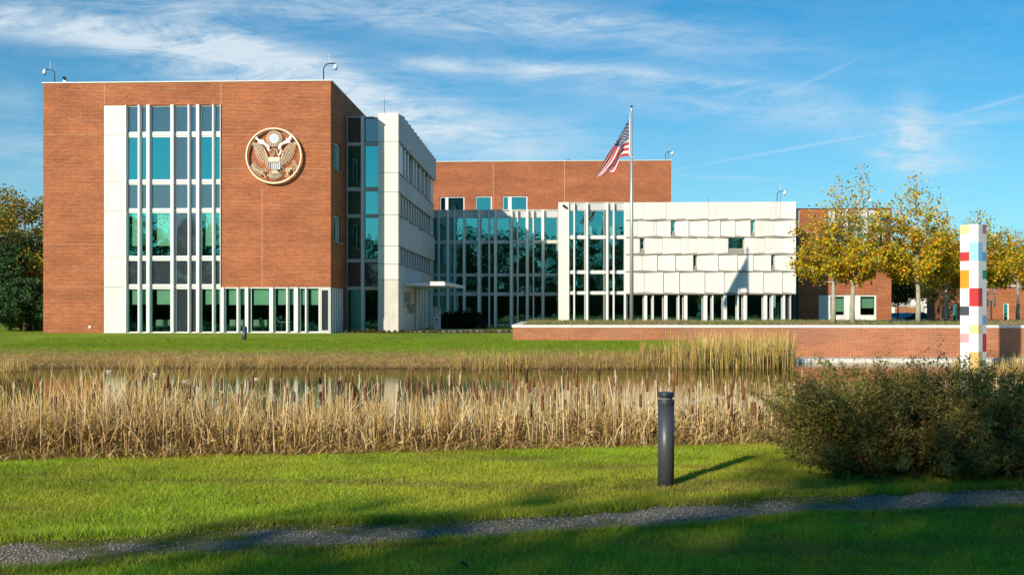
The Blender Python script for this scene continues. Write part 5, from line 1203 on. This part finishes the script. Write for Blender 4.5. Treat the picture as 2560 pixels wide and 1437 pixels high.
# fallen leaves
mOl = M_plain('fallen_leaf', (.38,.12,.03), .7, 0, .2, 20)
def leafmesh(s):
    m = MB(); pts = []
    for k in range(14): a = 2*math.pi*k/14; r = s*(1 if k % 2 == 0 else .62); pts.append((r*math.cos(a), r*math.sin(a)*.8, .012*math.sin(a*2)+.01))
    m.add([(0,0,.0)]+pts, [(0,1+i,1+(i+1)%14) for i in range(14)]); return m
for px, py, s, lb in ((1158,1430,.05,'large curled brown leaf lying at the bottom edge of the near grass'),(478,1324,.022,'small red leaf on the far verge of the path, left part of the lawn'),(823,1213,.02,'small orange leaf on the sunny lawn below the reeds'),(1825,1238,.024,'orange leaf on the grass below the bollard light'),(1913,1240,.016,'pale leaf on the verge right of the orange leaf'),(2400,1218,.024,'orange leaf on the grass under the right end of the bush'),(2394,1188,.02,'russet leaf at the foot of the bush'),(1938,1352,.02,'red leaf on the shaded grass below the path'),(2190,1352,.014,'tiny red leaf in the shaded grass at the lower right'),(2555,1195,.02,'russet leaf at the right edge by the bush')):
    d = CZ*F/(py-HY); x, y = W(px,d); o = obj('fallen_leaf', leafmesh(s), mOl if s < .04 else M_plain('brown_leaf',(.30,.15,.07),.8,0,.2,20)); o.location = (x,y,.035 if s < .04 else .05); o.rotation_euler = (random.uniform(-.5,.5),random.uniform(-.4,.4),random.uniform(0,6)); tag(o, lb, 'leaf')
# ------------------------------------------------------------------ camera
cam = bpy.data.cameras.new('camera'); co = bpy.data.objects.new('camera', cam); COL.objects.link(co)
cam.sensor_width = 36; cam.lens = F/2560*36; cam.shift_y = (HY-718.5)/2560; cam.clip_start = .1; cam.clip_end = 8000
co.location = (0,0,CZ); co.rotation_euler = (R(90),0,TH); scene.camera = co
# ------------------------------------------------------------------ sun + sky
tx, ty = .69*CT-1*ST, .69*ST+1*CT; hl = math.hypot(tx,ty); EL = R(22.0)
sd = Vector((-tx/hl*math.cos(EL), -ty/hl*math.cos(EL), math.sin(EL)))       # towards the sun
sun = bpy.data.lights.new('sun', 'SUN'); sun.energy = 5.0; sun.angle = R(.53); sun.color = (1.0,.90,.74)
so = bpy.data.objects.new('sun', sun); COL.objects.link(so); so.rotation_euler = (-sd).to_track_quat('-Z','Y').to_euler(); so.location = (-20,-30,30)
wd = bpy.data.worlds.new('World'); scene.world = wd; wd.use_nodes = True; t = NT(wd.node_tree)
bg = t.n['Background']
sky = t.n.new('ShaderNodeTexSky'); sky.sky_type = 'NISHITA'; sky.sun_disc = False; sky.sun_elevation = EL; sky.sun_rotation = math.atan2(sd.x, sd.y)
sky.air_density = 1.0; sky.dust_density = .3; sky.ozone_density = 2.0; sky.altitude = 0
tc = t.n.new('ShaderNodeTexCoord'); G = tc.outputs['Generated']
sp_ = t.n.new('ShaderNodeSeparateXYZ'); t.l.new(t.map(G, rot=(0,0,-TH)), sp_.inputs[0])
yy = t.math('MAXIMUM', t.math('ABSOLUTE', sp_.outputs[1]), .15)
A = t.math('DIVIDE', sp_.outputs[0], yy); E_ = t.math('DIVIDE', sp_.outputs[2], yy)
cbn = t.n.new('ShaderNodeCombineXYZ'); t.l.new(A, cbn.inputs[0]); t.l.new(E_, cbn.inputs[1]); P2 = cbn.outputs[0]
def blob(px, py, lx, ly, ang, gain=1.0):
    a0, e0 = (px-CX)/F, (HY-py)/F; c, s = math.cos(R(ang)), math.sin(R(ang))
    du = t.math('SUBTRACT', A, a0); dv = t.math('SUBTRACT', E_, e0)
    u = t.math('ADD', t.math('MULTIPLY', du, c*F/lx), t.math('MULTIPLY', dv, s*F/lx)); v = t.math('ADD', t.math('MULTIPLY', du, -s*F/ly), t.math('MULTIPLY', dv, c*F/ly))
    q = t.math('ADD', t.math('MULTIPLY', u, u), t.math('MULTIPLY', v, v)); return t.math('MULTIPLY', t.math('EXPONENT', t.math('MULTIPLY', q, -1.0)), gain)
bl = [blob(140,70,330,42,-6,1.0),blob(420,130,520,70,-12,.70),blob(760,190,380,70,-20,.72),blob(1000,300,380,70,-14,.55),blob(1110,165,110,22,-4,.95),blob(1330,170,90,22,-3,.95),
      blob(1250,55,560,60,-6,.35),blob(1800,260,460,42,-7,.62),blob(1650,190,300,20,-6,.5),blob(2290,330,50,80,14,.9),blob(2320,400,130,40,-8,.5),blob(60,390,150,60,0,.55),blob(2450,300,220,30,12,.3),blob(1250,330,320,60,-4,.35),blob(30,240,120,60,-30,.4),blob(1900,235,150,16,10,.35),blob(560,20,500,26,-6,.4),blob(900,25,420,36,-10,.5),blob(1350,40,420,45,-8,.55),blob(560,110,90,30,-25,.7),blob(700,140,180,40,-18,.6),blob(2240,400,60,22,-10,.5)]
msk = bl[0]
for b in bl[1:]: msk = t.math('ADD', msk, b)
n1 = t.noise(t.map(P2, rot=(0,0,R(13)), scale=(6,26,1)), 1.0, 10, .68, 1.1); n2 = t.noise(t.map(P2, loc=(4,2,0), rot=(0,0,R(-22)), scale=(9,44,1)), 1.0, 9, .7, 1.3); n3 = t.noise(t.map(P2, loc=(1,7,0), scale=(3.0,7,1)), 1.0, 6, .6, .4)
tex = t.math('ADD', t.math('MULTIPLY', n1, .55), t.math('MULTIPLY', n2, .45))
cl = t.math('MULTIPLY', t.ramp(tex, [(.40,0.0),(.68,1.0)]), t.math('MULTIPLY_ADD', n3, 1.6, -.15, clamp=True))
cl = t.math('MULTIPLY', cl, t.math('MULTIPLY_ADD', msk, 1.35, .13))
soft = t.math('MULTIPLY', t.math('MULTIPLY', msk, t.ramp(n3,[(.3,.25),(.65,1.0)])), .22)
def trail(x0, y0, x1, y1, w_, g):
    L = math.hypot(x1-x0,y1-y0); return blob((x0+x1)/2,(y0+y1)/2,L*.5,w_,math.degrees(math.atan2(y0-y1,x1-x0)),g)
tr_ = t.math('ADD', trail(1740,415,2280,318,3.5,.22), t.math('ADD', trail(2340,300,2620,225,5,.20), t.math('ADD', trail(1980,225,2140,150,4,.14), trail(1700,440,1960,450,6,.12))))
haze = t.math('MULTIPLY', t.math('EXPONENT', t.math('MULTIPLY', t.math('MAXIMUM', E_, 0.0), -8.0)), .55)
fac = t.math('ADD', t.math('ADD', cl, soft), t.math('ADD', tr_, haze), clamp=True)
tint = t.mix(t.math('MULTIPLY', E_, 3.4, clamp=True), (.44,1.16,1.36,1), (.12,1.05,1.42,1)); skc = t.mix(1.0, sky.outputs[0], tint, 'MULTIPLY')
CLD = 10.2
skm = t.mix(t.math('MINIMUM', fac, .93), skc, (CLD*.80,CLD*.93,CLD*1.03,1))
t.l.new(skm, bg.inputs[0]); bg.inputs[1].default_value = .086
scene.view_settings.view_transform = 'Standard'; scene.view_settings.look = 'None'; scene.view_settings.exposure = 0; scene.view_settings.gamma = 1
scene.render.engine = 'CYCLES'; scene.cycles.max_bounces = 6; scene.cycles.transparent_max_bounces = 12
for o in list(scene.objects):
    if '_o' in o: del o['_o']
